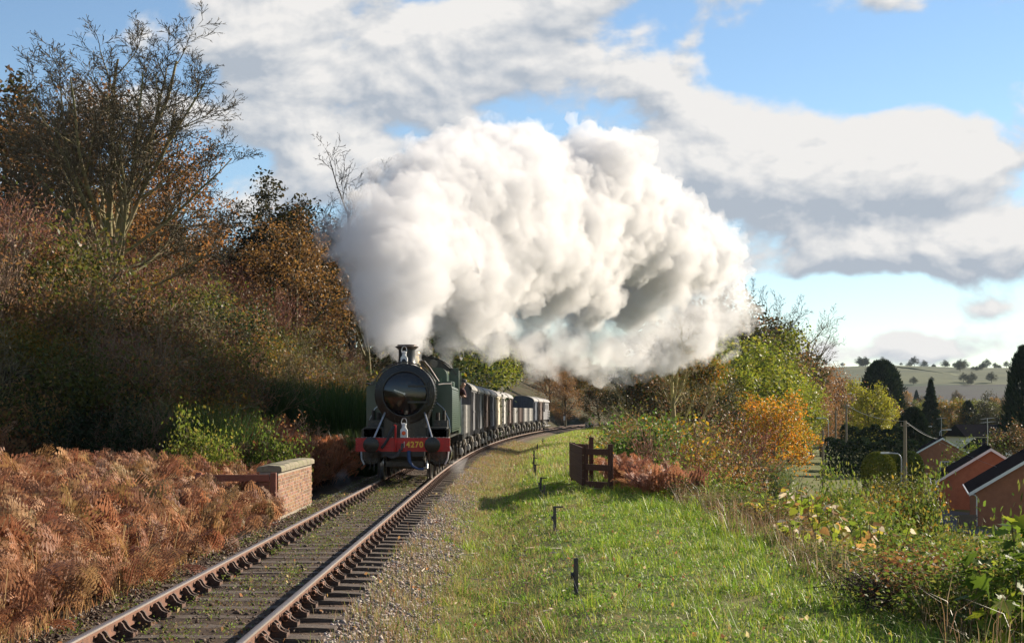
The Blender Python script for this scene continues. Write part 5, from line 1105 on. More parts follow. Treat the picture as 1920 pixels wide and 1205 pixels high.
# stakes carrying the signal wire beside the line
def stake(Y, h, label, hook=False):
    x = .76 + float(xt(Y)) - CENX; z = hz1(x, Y); o = empty('signal_wire_stake', (x, Y, z), 0, label, 'stake'); o.rotation_euler = (R(random.Random(int(Y)).uniform(-5, 5)), R(random.Random(int(Y * 3)).uniform(-5, 5)), 0)
    MB().box(-.028, .028, -.022, .022, -.2, h).build('post', MAT['dark_steel'], o, 30, .004)
    if hook: MB().box(-.03, .15, -.02, .02, h - .03, h).build('arm', MAT['dark_steel'], o, 30, .004)
    MB().lathe([(.01, -.015), (.045, -.015), (.035, 0), (.045, .015), (.01, .015)], (-.045, 0, h * .55), (1, 0, 0), 12).build('pulley', MAT['dark_steel'], o)
    return Vector((x - .045, Y, z + h * .55))
ws = [stake(16.9, .46, 'nearest plain signal wire stake standing in the short grass'), stake(25.2, .48, 'signal wire stake with a flat top arm pointing right', True), stake(34.5, .36, 'plain signal wire stake left of the timber handrail'), stake(38.5, .40, 'signal wire stake with arm beside the worn path left of the handrail', True), stake(47, .44, 'signal wire stake level with the locomotive cab', True), stake(53, .44, 'thin stake beside the first wagons', True), stake(63, .45, 'thin stake beside the middle vans'), stake(76, .45, 'small stake beside the rear vans'), stake(92, .45, 'smallest stake far along the line')]
wp = [Vector((.80, 9.5, .02))] + ws
pth = []
for a, b in zip(wp[:-1], wp[1:]):
    for i in range(6): t = i / 6; p = a.lerp(b, t); pth.append((p.x, p.y, max(p.z - .06 * 4 * t * (1 - t), hz1(p.x, p.y) + .03)))
tag(MB().tube(pth, .003, 4).build('signal_wire', MAT['dark_steel']), 'thin signal wire running low along the stakes in the grass', 'wire')
# whistle board and marker post
def sign():
    p = ppos(1105, 797, 190); z = hz1(p.x, 190); o = empty('whistle_board', (p.x, 190, z), 0, 'small black whistle board lettered S W beside the far track', 'sign'); H = p.z - z
    MB().box(-.04, .04, -.04, .04, 0, H - .3).build('post', MAT['pole'], o); b = MB().box(-.55, .55, -.06, .0, H - .38, H + .38).build('board', MAT['black'], o)
    for s, x, zz, sz in (('S', -.25, H, .72), ('W', .24, H + .14, .42)): t = link('letter', text_mesh(s, sz, 'letter', .004, .02), MAT['white'], b); t.location = (x, -.07, zz); t.rotation_euler = (R(90), 0, 0)
    f = MB(); f.box(-.57, .57, -.064, -.05, H + .34, H + .39); f.box(-.57, .57, -.064, -.05, H - .39, H - .34); f.box(-.57, -.52, -.064, -.05, H - .39, H + .39); f.box(.52, .57, -.064, -.05, H - .39, H + .39); f.build('border', MAT['white'], b)
    p = ppos(1058, 786, 178); z = hz1(p.x, 178); o = empty('marker_post', (p.x, 178, z), 0, 'short post with white marker plate beyond the brake van', 'post'); MB().cyl((0, 0, 0), (0, 0, max(.6, p.z - z)), .05, n=8).build('shaft', MAT['pole'], o); MB().box(-.12, .12, -.08, -.05, max(.6, p.z - z) - .1, max(.6, p.z - z) + .42).build('plate', MAT['white'], o)
sign()
# ------------------------------------------------------------------ bracken
def frond(seed, pairs=12, detail=True, stemh=.55, L=.75, m=6):
    """one bracken frond: stalk, arching blade, pinnae cut into pinnules. returns V, F(tri), shade per vertex"""
    rnd = random.Random(seed); V = []; F = []; S = []
    def tri(a, b, c, s): k = len(V); V.extend([a, b, c]); F.append((k, k+1, k+2)); S.extend([s] * 3)
    w = .005; pts = [Vector((0, 0, -.1)), Vector((rnd.uniform(-.04, .04), .02, stemh * .5)), Vector((rnd.uniform(-.05, .05), .05, stemh))]
    d = Vector((0, .25, 1)).normalized(); p = pts[-1].copy(); ax = [p.copy()]; dirs = [d.copy()]
    for i in range(pairs): d = (d + Vector((rnd.uniform(-.07, .07), .06, -.06 * (.3 + 2.0 * i / pairs)))).normalized(); p = p + d * (L / pairs); ax.append(p.copy()); dirs.append(d.copy())
    full = pts[:-1] + ax
    for a, b in zip(full[:-1], full[1:]):
        s = Vector((w, 0, 0)); tri(a - s, a + s, b, 1.5); tri(b - s * .8, b + s * .8, a, 1.5)
    for i in range(pairs):
        t = i / pairs; ln = L * .46 * (math.sin(math.pi * min(1, .22 + t * .80)) ** .8) * (1 - .25 * t) + .02
        for sg in (-1, 1):
            c = ax[i] if sg < 0 else ax[i].lerp(ax[i+1], .45); e = Vector((sg, 0, 0)) * .92 + dirs[i] * .45; e.normalize(); droop = Vector((0, 0, -1)) * rnd.uniform(.05, .9); fwd = dirs[i]; curl = rnd.uniform(-.2, .5); sh = rnd.uniform(.7, 1.25)
            wid = ln * 1.8 / m
            if detail:
                for k in range(m):
                    q0 = k / m; q1 = (k + 1) / m; a = c + e * ln * q0 + droop * ln * q0 * q0; b = c + e * ln * q1 + droop * ln * q1 * q1; ww = wid * (1 - q0 * .92); nrm = e.cross(fwd).normalized()
                    off = fwd * ww + nrm * ww * curl
                    tri(a, a.lerp(b, .72), a.lerp(b, .5) + off, sh); tri(a, a.lerp(b, .72), a.lerp(b, .5) - fwd * ww + nrm * ww * curl, sh * .9)
            else:
                a = c; b = c + e * ln + droop * ln; f = fwd * wid * .55; tri(a - f, a + f, b, sh)
    return np.array([tuple(v) for v in V]), np.array(F), np.array(S)
FR_D = [frond(s, 10, True, .5 + .12 * (s % 3), .70, 5) for s in range(6)]; FR_M = [frond(s + 40, 9, True, .5, .72, 4) for s in range(5)]; FR_S = [frond(s + 20, 7, True, .5, .75, 3) for s in range(5)]
def bracken(name, label, P, scale, pal, rng, near):
    Vs = []; Fs = []; Cs = []; off = 0; col = pick(rng, pal, len(P), .25)
    for i, (x, y, z) in enumerate(P):
        V, F, S = (FR_D if near[i] == 1 else (FR_M if near[i] == 2 else FR_S))[rng.randint(0, 5)]
        a = rng.uniform(0, 6.28); tl = rng.normal(0, .34); t2 = rng.normal(0, .34); s = scale[i]
        ca, sa = math.cos(a), math.sin(a); Rz = np.array([[ca, -sa, 0], [sa, ca, 0], [0, 0, 1]]); Rx = np.array([[1, 0, 0], [0, math.cos(tl), -math.sin(tl)], [0, math.sin(tl), math.cos(tl)]]); Ry = np.array([[math.cos(t2), 0, math.sin(t2)], [0, 1, 0], [-math.sin(t2), 0, math.cos(t2)]])
        W = (V * s) @ (Ry @ Rx @ Rz).T + (x, y, z); Vs.append(W); Fs.append(F + off); Cs.append(np.clip(col[i][None] * S[:, None], 0, .9)); off += len(V)
    me = np_mesh(name, np.concatenate(Vs), np.concatenate(Fs), np.concatenate(Cs)); o = link(name, me, MAT['frond']); tag(o, label, 'bracken', None, 'stuff'); return o
RUST = [(.34, .155, .08), (.41, .20, .105), (.27, .115, .062), (.50, .29, .16), (.22, .09, .05), (.32, .145, .075), (.43, .24, .12), (.30, .18, .07)]
def bracken_field():
    rng = np.random.RandomState(31); n = 14000
    Y = rng.uniform(11, 40, n); X = rng.uniform(-19, -4.55, n); keep = (X > -.40 * Y - 1.2) & (X < -4.62 - .20 * np.sin(Y * 1.3) - .12 * np.sin(Y * 3.7))
    keep &= ~((X > -6.2) & (Y > 29.6)); X, Y = X[keep], Y[keep]
    lim = np.minimum(1, np.where(Y < 20, 1.0, .70)); k = rng.random_sample(len(X)) < lim; X, Y = X[k], Y[k]
    d = -4.6 - X; sc = .60 + .60 * np.clip(d / 1.6, 0, 1) + rng.normal(0, .13, len(X)) + .12 * wob(X, Y, 4.); sc = np.clip(sc, .35, 1.6); sc = np.where((Y > 25) & (X > -7.5), sc * .82, sc)
    Z = hz(X, Y) - .05
    bracken('bracken', 'dense rust brown dead bracken filling the verge left of the track', np.stack([X, Y, Z], 1), sc, RUST, rng, np.where(Y < 19, 1, 2))
    # patch on the bank behind the parapet and by the engine
    n = 1500; X = rng.uniform(-9.5, -5.2, n); Y = rng.uniform(39, 57, n); k = (X < xt(Y) - 2.9) & ~((Y < 43) & (X > -6.4)); X, Y = X[k], Y[k]
    bracken('bracken', 'orange bracken on the bank between the parapet and the engine', np.stack([X, Y, hz(X, Y) - .05], 1), rng.uniform(.8, 1.45, len(X)), [(.40, .15, .06), (.46, .20, .09), (.34, .13, .06)], rng, np.zeros(len(X), bool))
    # scattered on the open slope
    n = 2600; X = rng.uniform(-30, -6, n); Y = rng.uniform(46, 92, n); k = (X < xt(Y) - 5) & (wob(X, Y, 9.) > .06); X, Y = X[k], Y[k]
    bracken('bracken', 'thin brown bracken scattered over the left hillside', np.stack([X, Y, hz(X, Y) - .05], 1), rng.uniform(.8, 1.5, len(X)), RUST, rng, np.zeros(len(X), bool))
    n = 420; X = rng.uniform(2.7, 4.2, n); Y = rng.uniform(32, 41, n); k = (X > 2.75 + .4 * (Y < 36.5) + .5 * (Y < 33)) ; X, Y = X[k], Y[k]
    bracken('bracken', 'reddish bracken patch just right of the timber handrail', np.stack([X, Y, hz(X, Y) - .05], 1), rng.uniform(.5, .85, len(X)), [(.34, .15, .08), (.40, .19, .10), (.28, .12, .07)], rng, np.zeros(len(X), bool))
    # bleached standing stalks at the field edge
    n = 420; Y = rng.uniform(11.5, 24, n); X = -4.75 - np.abs(rng.normal(0, .35, n)); b = np.stack([X, Y, hz(X, Y) - .05], 1); e = b + np.stack([rng.normal(0, .16, n), rng.normal(0, .16, n), rng.uniform(.45, 1.0, n)], 1)
    A = ribbons(rng, b, e, .010, .006, [(.45, .27, .12), (.52, .36, .18), (.38, .2, .09)]); tag(link('bracken_stalks', M_('bracken_stalks', A), MAT['blade']), 'bleached upright bracken stalks at the edge of the track', 'bracken', None, 'stuff')
bracken_field()

# ------------------------------------------------------------------ grass, weeds and stones
def blades(rng, X, Y, h, w, pal, lean=.45, colmul=None):
    n = len(X); Z = hz(X, Y) - .02; a = rng.uniform(0, 6.28, n); d = np.stack([np.cos(a), np.sin(a), np.zeros(n)], 1); s = np.stack([-np.sin(a + rng.normal(0, .6, n)), np.cos(a), np.zeros(n)], 1)
    ln = np.abs(rng.normal(lean, .38, n))[:, None]; h = h[:, None]; w = w[:, None]
    p0 = np.stack([X, Y, Z], 1); p1 = p0 + d * h * ln * .35 + np.array([0, 0, 1]) * h * .6; p2 = p0 + d * h * ln * 1.1 + np.array([0, 0, 1]) * h * (1 - .3 * np.clip(ln, 0, 1))
    V = np.stack([p0 - s * w, p0 + s * w, p1 + s * w * .8, p1 - s * w * .8, p2], 1).reshape(-1, 3); i = np.arange(n)[:, None] * 5
    C = pick(rng, pal, n, .22)
    if colmul is not None: C = C * colmul
    return V, [i + np.array([[0, 1, 2, 3]]), i + np.array([[3, 2, 4]])], np.repeat(np.clip(C, 0, 1), 5, 0)
GRASS = [(.18, .31, .022), (.25, .39, .03), (.14, .25, .022), (.34, .43, .045), (.42, .43, .07)]; STRAW = [(.46, .37, .17), (.40, .29, .13), (.36, .33, .10), (.42, .25, .13)]
def turf():
    rng = np.random.RandomState(41)
    def area(n, y0, y1, u0, u1, power=1.0):
        Y = y0 + (y1 - y0) * rng.uniform(0, 1, n) ** power; u = rng.uniform(u0, u1, n); return xt(Y) + u, Y, u
    # tufts: each with its own height, lean and dryness, over a thin even sward
    X, Y, u = area(75000, 10.5, 46, 1.8, 9.2, 1.15); th = np.full(len(X), .8); td = np.full(len(X), .5)
    nt_ = 5200; tx, ty, tu = area(nt_, 10.5, 46, 1.9, 9.2, 1.15); k = rng.randint(0, nt_, 170000); hh_ = rng.gamma(3.0, .33, nt_); dd_ = rng.uniform(0, 1, nt_); rr_ = rng.uniform(.03, .11, nt_)
    gx = tx[k] + rng.normal(0, 1, len(k)) * rr_[k]; gy = ty[k] + rng.normal(0, 1, len(k)) * rr_[k]
    X = np.concatenate([X, gx]); Y = np.concatenate([Y, gy]); u = X - xt(Y); th = np.concatenate([th, hh_[k]]); td = np.concatenate([td, dd_[k]])
    den = smooth(1.7, 2.6, u + .4 * wob(X, Y, 2.4)) * (.55 + .45 * smooth(-.25, .15, wob(X, Y, 1.3))) * np.where(u > 7.6, .5, 1); vis = X < .365 * Y + .3
    k = (rng.random_sample(len(X)) < den) & vis; X, Y, u, th, td = X[k], Y[k], u[k], th[k], td[k]; t = wob(X + 3, Y, 1.9) + .6 * wob(X, Y, .7)
    h = (.060 + .05 * smooth(-.3, .5, t) + .04 * smooth(4.2, 6.5, u)) * th * rng.uniform(.6, 1.4, len(X)); dry = smooth(.12, .5, wob(X, Y + 7, 3.3) + .40 * (1 - smooth(2.2, 3.9, u)) + .4 * (td - .5)) * .55 + .04
    sel = rng.random_sample(len(X)) < dry; w = .0034 + .0024 * smooth(15, 45, Y)
    A = blades(rng, X[~sel], Y[~sel], h[~sel], w[~sel], GRASS, .8); B = blades(rng, X[sel], Y[sel], h[sel], w[sel], STRAW + [(.16, .18, .05)], .9)
    V = np.concatenate([A[0], B[0]]); o = len(A[0]); F = A[1] + [f + o for f in B[1]]
    tag(link('grass', np_mesh('grass', V, F, np.concatenate([A[2], B[2]])), MAT['blade']), 'sunlit rough green grass covering the embankment top right of the track', 'grass', None, 'stuff')
    nc = 420; cx, cyy, cu = area(nc, 10.8, 34, 2.6, 7.2, 1.2); k = rng.randint(0, nc, 15000); X = cx[k] + rng.normal(0, .14, len(k)); Y = cyy[k] + rng.normal(0, .14, len(k)); kk = X < .365 * Y + .3; X, Y = X[kk], Y[kk]
    P = np.stack([X, Y, hz(X, Y) + np.abs(rng.normal(.04, .03, len(X)))], 1); A = leaves(rng, P, .034, [(.13, .24, .03), (.18, .29, .04), (.10, .18, .03), (.26, .30, .06)], .8); tag(link('broadleaf_weeds', M_('broadleaf_weeds', A), MAT['leaf']), 'patches of small broad leaved weeds in the embankment grass', 'weeds', None, 'stuff')
    # farther along the line, coarser
    X, Y, u = area(42000, 44, 190, 2.6, 9.0, 1.25); k = rng.random_sample(len(X)) < smooth(2.4, 4.2, u + .5 * wob(X, Y, 5.)); X, Y, u = X[k], Y[k], u[k]; sel = rng.random_sample(len(X)) < .18 + .4 * smooth(0, .4, wob(X, Y, 8.))
    h = rng.uniform(.10, .26, len(X)); w = .007 + .006 * smooth(50, 120, Y); A = blades(rng, X[~sel], Y[~sel], h[~sel], w[~sel], GRASS); B = blades(rng, X[sel], Y[sel], h[sel], w[sel], STRAW)
    V = np.concatenate([A[0], B[0]]); o = len(A[0]); F = A[1] + [f + o for f in B[1]]
    tag(link('far_grass', np_mesh('far_grass', V, F, np.concatenate([A[2], B[2]])), MAT['blade']), 'grass strip beside the line as it curves away past the wagons', 'grass', None, 'stuff')
    # pinkish dry tufts along the ballast, weeds in the track
    nc = 1100; cy_ = 11 + 95 * rng.uniform(0, 1, nc) ** 1.5; cu = rng.uniform(1.35, 3.5, nc); k = rng.randint(0, nc, 45000); Y = cy_[k] + rng.normal(0, .13, len(k)); X = xt(Y) + cu[k] + rng.normal(0, .13, len(k)); pal = [(.34, .18, .10), (.40, .25, .14), (.30, .24, .10), (.27, .28, .08), (.20, .24, .05)]
    A = blades(rng, X, Y, rng.uniform(.05, .20, len(X)), .0028 + .004 * smooth(25, 90, Y), pal, .35, None)
    tag(link('dry_grass', np_mesh('dry_grass', *A), MAT['blade']), 'pinkish dry grass tufts along the edge of the ballast', 'grass', None, 'stuff')
    nc = 420; cy_ = 11 + 36 * rng.uniform(0, 1, nc) ** 1.2; cu = rng.choice([0, 1, 2], nc, p=[.62, .26, .12]); cu = np.where(cu == 0, rng.uniform(-.55, .35, nc), np.where(cu == 1, rng.uniform(-1.75, -1.0, nc), rng.uniform(1.3, 3.0, nc))); k = rng.randint(0, nc, 17000)
    Y = cy_[k] + rng.normal(0, .09, len(k)); X = xt(Y) + cu[k] + rng.normal(0, .08, len(k)); P = np.stack([X, Y, hz(X, Y) + np.abs(rng.normal(.05, .05, len(X)))], 1)
    A = leaves(rng, P, .030, [(.13, .19, .03), (.18, .22, .05), (.10, .14, .025), (.20, .15, .07), (.16, .10, .05)])
    tag(link('track_weeds', M_('track_weeds', A), MAT['leaf']), 'small green weeds growing between the rails and in the cess', 'weeds', None, 'stuff')
    # grass behind the bracken on the open slope, and tall pale stems by the bushes
    X = rng.uniform(-40, -14, 30000); Y = rng.uniform(56, 92, 30000); k = (wob(X, Y, 14.) + .5 * (X < -20) > .1); X, Y = X[k], Y[k]
    A = blades(rng, X, Y, rng.uniform(.12, .35, len(X)), np.full(len(X), .014), [(.07, .12, .015), (.10, .15, .02), (.13, .13, .03)]); tag(link('hillside_grass', np_mesh('hillside_grass', *A), MAT['blade']), 'green grass on the open slope under the big bare tree', 'grass', None, 'stuff')
    n = 2200; Y = rng.uniform(11, 34, n); X = 3.6 + .15 * np.sin(Y) + np.abs(rng.normal(.35, .5, n)); k = X < .37 * Y + .4; X, Y = X[k], Y[k]
    A = blades(rng, X, Y, rng.uniform(.18, .75, len(X)), np.full(len(X), .0035), [(.24, .16, .08), (.20, .12, .07), (.14, .09, .05), (.34, .25, .14)], .5); tag(link('dead_stems', np_mesh('dead_stems', *A), MAT['blade']), 'pale dead stems at the brow of the bank below the bushes', 'grass', None, 'stuff')
turf()
def fallen_leaves():
    rng = np.random.RandomState(61); n = 900; Y = 10.8 + 32 * rng.uniform(0, 1, n) ** 1.4; u = np.where(rng.random_sample(n) < .7, rng.uniform(1.4, 7.0, n), rng.uniform(-1.5, 1.2, n)); X = xt(Y) + u
    P = np.stack([X, Y, hz(X, Y) + rng.uniform(.02, .09, n)], 1); A = leaves(rng, P, .055, [(.34, .17, .07), (.42, .26, .10), (.26, .12, .06), (.5, .38, .2)], .7)
    tag(link('fallen_leaves', M_('fallen_leaves', A), MAT['leaf']), 'brown fallen leaves strewn over grass and ballast', 'leaves', None, 'stuff')
fallen_leaves()
def ballast():
    rng = np.random.RandomState(51); n = 25000; Y = 10.5 + 42 * rng.uniform(0, 1, n) ** 1.35; q = rng.random_sample(n); u = np.where(q < .66, rng.uniform(1.25, 2.3, n), np.where(q < .80, rng.uniform(-1.2, 1.25, n), rng.uniform(-1.9, -1.1, n)))
    k = ~((u > 2.1) & (rng.random_sample(n) < .5)); Y, u = Y[k], u[k]; n = len(Y); X = xt(Y) + u; Z = hz(X, Y)
    base = np.array([(1, 0, 0), (-1, 0, 0), (0, 1, 0), (0, -1, 0), (0, 0, 1), (0, 0, -1)], float); a, b = rot_basis(rng, n); c = np.cross(a, b); M = np.stack([a, b, c], 2)
    s = rng.gamma(3.0, .0065, (n, 1, 1)).clip(.007, .05) * rng.uniform(.5, 1.3, (n, 6, 1)); V = np.einsum('nij,kj->nki', M, base) * s; V[:, :, 2] *= .75; V = V + np.stack([X, Y, Z + .008], 1)[:, None]
    f = np.array([(0, 2, 4), (2, 1, 4), (1, 3, 4), (3, 0, 4), (2, 0, 5), (1, 2, 5), (3, 1, 5), (0, 3, 5)]); F = (f[None] + (np.arange(n) * 6)[:, None, None]).reshape(-1, 3)
    inner = (np.abs(u + .2) < 1.4)[:, None]; C = np.repeat(pick(rng, [(.24, .195, .165), (.30, .25, .22), (.15, .12, .10), (.38, .33, .29), (.20, .145, .11)], n, .25) * np.where(inner, np.array([[.42, .36, .30]]), 1.0), 6, 0)
    tag(link('ballast_stones', np_mesh('ballast_stones', V.reshape(-1, 3), F, C), MAT['stone']), 'loose grey brown ballast stones along the right of the track', 'gravel', None, 'stuff')
    n = 260; Y = rng.uniform(11, 30, n); u = rng.uniform(1.4, 4.0, n); X = xt(Y) + u; b = np.stack([X, Y, hz(X, Y) + .03], 1); e = b + np.stack([rng.normal(0, .1, n), rng.normal(0, .1, n), rng.uniform(-.01, .03, n)], 1)
    tag(link('wood_chips', M_('wood_chips', ribbons(rng, b, e, .022, .012, [(.50, .42, .33), (.42, .33, .24)])), MAT['stone']), 'pale wood chips and twigs strewn beside the ballast', 'debris', None, 'stuff')
ballast()

# ------------------------------------------------------------------ bushes at the brow of the bank
def maple_leaf():
    pts = [(0, -.5), (.10, -.30), (.42, -.34), (.30, -.12), (.52, .08), (.26, .12), (.20, .30), (.0, .55), (-.20, .30), (-.26, .12), (-.52, .08), (-.30, -.12), (-.42, -.34), (-.10, -.30)]
    V = [(0, 0, 0)] + [(x, y, .10 * (abs(x) + .5 * abs(y))) for x, y in pts]; F = [(0, i + 1, (i + 1) % len(pts) + 1) for i in range(len(pts))]; return np.array(V), np.array(F)
def heart_leaf():
    pts = [(0, -.40), (.22, -.48), (.42, -.30), (.40, -.02), (.22, .28), (0, .55), (-.22, .28), (-.40, -.02), (-.42, -.30), (-.22, -.48)]
    V = [(0, 0, 0)] + [(x, y, .12 * abs(x)) for x, y in pts]; F = [(0, i + 1, (i + 1) % len(pts) + 1) for i in range(len(pts))]; return np.array(V), np.array(F)
MLEAF, HLEAF = maple_leaf(), heart_leaf(); LEAFMESH = {}
def leaf_mesh(kind, c):
    key = (kind, c)
    if key not in LEAFMESH:
        V, F = MLEAF if kind == 'maple' else HLEAF; LEAFMESH[key] = np_mesh('leaf', V, F, np.tile(np.array(c), (len(V), 1))); LEAFMESH[key].materials.append(MAT['leaf_glossy'])
    return LEAFMESH[key]
SYC = [(.13, .20, .02), (.08, .13, .018), (.24, .28, .025), (.36, .29, .025), (.28, .16, .02)]; KNOT = [(.22, .29, .03), (.32, .34, .04), (.40, .32, .045), (.16, .22, .025), (.40, .22, .07), (.6, .5, .36)]
def tall_plant(name, x, Y, h, stems, per, kind, size, pal, label, group=None, spreadr=.5, seed=0, top=.35, objects=True):
    """upright stems with big leaves, every leaf a piece of its own"""
    rnd = random.Random(seed); rng = np.random.RandomState(seed); z = hz1(x, Y); o = empty(name, (x, Y, z), 0, label, 'plant', group); S0 = []; S1 = []; lp = []
    for s in range(stems):
        a = rnd.uniform(0, 6.28); r = spreadr * math.sqrt(rnd.random()); b = Vector((r * math.cos(a), r * math.sin(a), -.15)); L = h * rnd.uniform(.65, 1.0); d = Vector((rnd.gauss(0, .10), rnd.gauss(0, .10), 1)).normalized(); p = b; n = 7
        for i in range(n):
            d = (d + Vector((rnd.gauss(0, .05), rnd.gauss(0, .05), 0))).normalized(); q = p + d * L / n; S0.append(tuple(p)); S1.append(tuple(q))
            for _ in range(per):
                if (i + 1) / n > top: t = rnd.random(); c = p.lerp(q, t); a2 = rnd.uniform(0, 6.28); e = Vector((math.cos(a2), math.sin(a2), rnd.uniform(-.2, .3))); lp.append((c, e))
            p = q
    A = ribbons(rng, np.array(S0), np.array(S1), .016, .012, [(.16, .08, .045), (.12, .09, .04), (.22, .14, .07)]); link('stems', M_('stems', A), MAT['twig'], o)
    for c, e in lp:
        sz = size * rnd.uniform(.6, 1.25); l = link('leaf', leaf_mesh(kind, rnd.choice(pal)), None, o); l.location = c + e * sz * .7; v = rnd.uniform(.75, 1.2); l.color = (v, v, v, 1); l.scale = (sz, sz, sz)
        l.rotation_euler = (rnd.gauss(-.5, .45), rnd.gauss(0, .4), math.atan2(e.y, e.x) - math.pi / 2)
    return o
# sycamore sapling at the right edge, knotweed along the brow
K = 0
for (px, Y, h, st, per, sz, lab) in ((1790, 15.2, 1035, 8, 3, .18, 'sycamore sapling with yellowing lobed leaves at the brow of the bank'), (1908, 14.2, 945, 10, 4, .18, 'dense dark green sycamore sapling at the right edge'), (1965, 13.2, 895, 9, 4, .18, 'sycamore sapling cut by the right picture edge'), (1850, 17.5, 1010, 9, 3, .17, 'yellow flecked sycamore sapling behind the dense one'), (1900, 12.2, 1050, 8, 3, .19, 'low shady sycamore shoot at the foot of the dense sapling')):
    tall_plant('sycamore_sapling', at(px, Y), Y, max(.6, CAMZ + (HORY - h) * Y / FPX - hz1(at(px, Y), Y)), st, per, 'maple', sz, SYC if 'yellow' in lab else SYC[:3] + SYC[:2], lab, None, .42, 100 + K, .15); K += 1
for i, (px, Y, h) in enumerate(((1405, 27.5, 930), (1450, 26.0, 905), (1490, 24.5, 885), (1530, 23.2, 900), (1565, 22.2, 910), (1600, 21.2, 915), (1640, 20.6, 950), (1500, 22.0, 955), (1560, 20.2, 975), (1620, 18.8, 985), (1670, 18.8, 1000), (1700, 17.6, 1020))):
    tall_plant('knotweed_clump', at(px, Y), Y, max(.5, CAMZ + (HORY - h) * Y / FPX - hz1(at(px, Y), Y)), 8, 2, 'heart', .14, KNOT, 'tall yellow green knotweed clump on the brow of the bank', 'knotweed clumps along the brow of the bank', .42, 200 + i, .25)
low = [('bramble', 1690, 1010, 16.6), ('bramble_b', 1730, 1000, 15.6), ('bramble', 1640, 1030, 17.6), ('bramble_b', 1760, 1010, 14.4), ('bramble', 1590, 1040, 19.0), ('bramble_b', 1420, 950, 26.0), ('bramble', 1370, 925, 29.0), ('bramble_b', 1340, 915, 30.5), ('bramble', 1310, 895, 32.0), ('bramble', 1275, 875, 35.0), ('bramble_b', 1240, 880, 37.5), ('bramble', 1300, 860, 36.5), ('bramble', 1820, 1030, 13.2), ('bramble_b', 1720, 1020, 20.5), ('bramble', 1780, 1040, 20.5), ('bramble_b', 1690, 985, 24.), ('bramble', 1850, 1035, 22.), ('bramble_b', 1780, 1030, 27), ('bramble', 1640, 945, 28.), ('bramble', 1560, 935, 30.), ('bramble_b', 1480, 925, 33.), ('bramble', 1900, 1010, 28.), ('bramble', 1710, 965, 34.), ('bramble', 1600, 925, 40.), ('bramble_b', 1500, 915, 42.), ('bramble', 1420, 910, 40.), ('bramble', 1800, 1015, 40.), ('bramble', 1935, 915, 40.)]
for key, px, pyt, Y in low:
    s = top_scale(px, pyt, Y, 1.9)[1]; zn = 'below the timber handrail' if px < 1400 else 'among the knotweed clumps' if Y < 20 and px < 1745 else 'under the sycamore saplings' if Y < 23 and px > 1745 else 'behind the knotweed clumps'; lb = ('bright green bramble bush ' if key == 'bramble' else 'bramble bush with reddening leaves ') + zn; put(key, 'bramble_bush', at(px, Y), Y, lb, 'shrub', lb, (min(max(s, .7), 1.15), min(max(s, .7), 1.15), s))
def bush(key, name, px, pyt, Y, label, href, group=None, col=(1, 1, 1)):
    s = top_scale(px, pyt, Y, href)[1]; put(key, name, at(px, Y), Y, label, 'shrub', group, (max(s, .6), max(s, .6), s), None, col)
bush('laurel', 'laurel_bush', 1205, 772, 47, 'glossy upright laurel bush beyond the timber handrail', 2.8, None, (1.3, 1.3, 1.2)); bush('leaf_c', 'yellow_shrub', 1245, 776, 52, 'yellow topped shrub behind the laurel', 2.6, None, (1.4, 1.4, 1)); bush('twig_b', 'reddish_twig_shrub', 1268, 800, 44, 'reddish twiggy shrub right of the laurel', 3.5)
bush('leaf_a', 'olive_bush', 1192, 802, 58, 'olive bush left of the laurel by the line', 2.8); bush('twig_c', 'straw_clump', 1168, 795, 70, 'straw coloured twiggy clump near the whistle board', 3.4, None, (1.8, 1.5, 1.1)); bush('leaf_b', 'brown_bush', 1180, 790, 66, 'brown leafy bush past the laurel beside the line', 3.0)
for i, (px, pyt, Y, key) in enumerate(((1330, 820, 52, 'leaf_b'), (1290, 805, 60, 'leaf_c'), (1340, 805, 66, 'twig_b'), (1385, 850, 60, 'twig_c'), (1230, 790, 70, 'twig_c'), (1200, 780, 82, 'leaf_b'), (1190, 778, 95, 'leaf_a'), (1290, 785, 85, 'leaf_a'), (1350, 795, 90, 'leaf_a'), (1180, 765, 110, 'twig_c'), (1240, 760, 115, 'leaf_c'), (1300, 770, 110, 'leaf_a'))):
    nm = {'leaf_a': 'olive leafy', 'leaf_b': 'brown leafy', 'leaf_c': 'golden leafy', 'twig_b': 'reddish twiggy', 'twig_c': 'olive twiggy'}[key]; bush(key, nm.replace(' ', '_') + '_shrub', px, pyt, Y, nm + ' shrub on the bank beyond the timber handrail', 3.0, nm + ' shrubs beyond the handrail')
def brush_pile():
    rng = np.random.RandomState(5); n = 700; x, Y = at(1640, 14.6), 14.6; b = rng.normal(size=(n, 3)) * np.array([.22, .4, .12]); b[:, 2] = np.abs(b[:, 2]) + .05; e = b + rng.normal(size=(n, 3)) * np.array([.13, .13, .09]); A = ribbons(rng, b, e, .010, .005, [(.045, .03, .022), (.07, .045, .03), (.03, .022, .018)])
    o = link('brush_pile', M_('brush_pile', A), MAT['twig']); o.location = (x, Y, hz1(x, Y)); tag(o, 'dark heap of dead twigs at the edge of the grass', 'brush pile', None, 'stuff')
brush_pile()
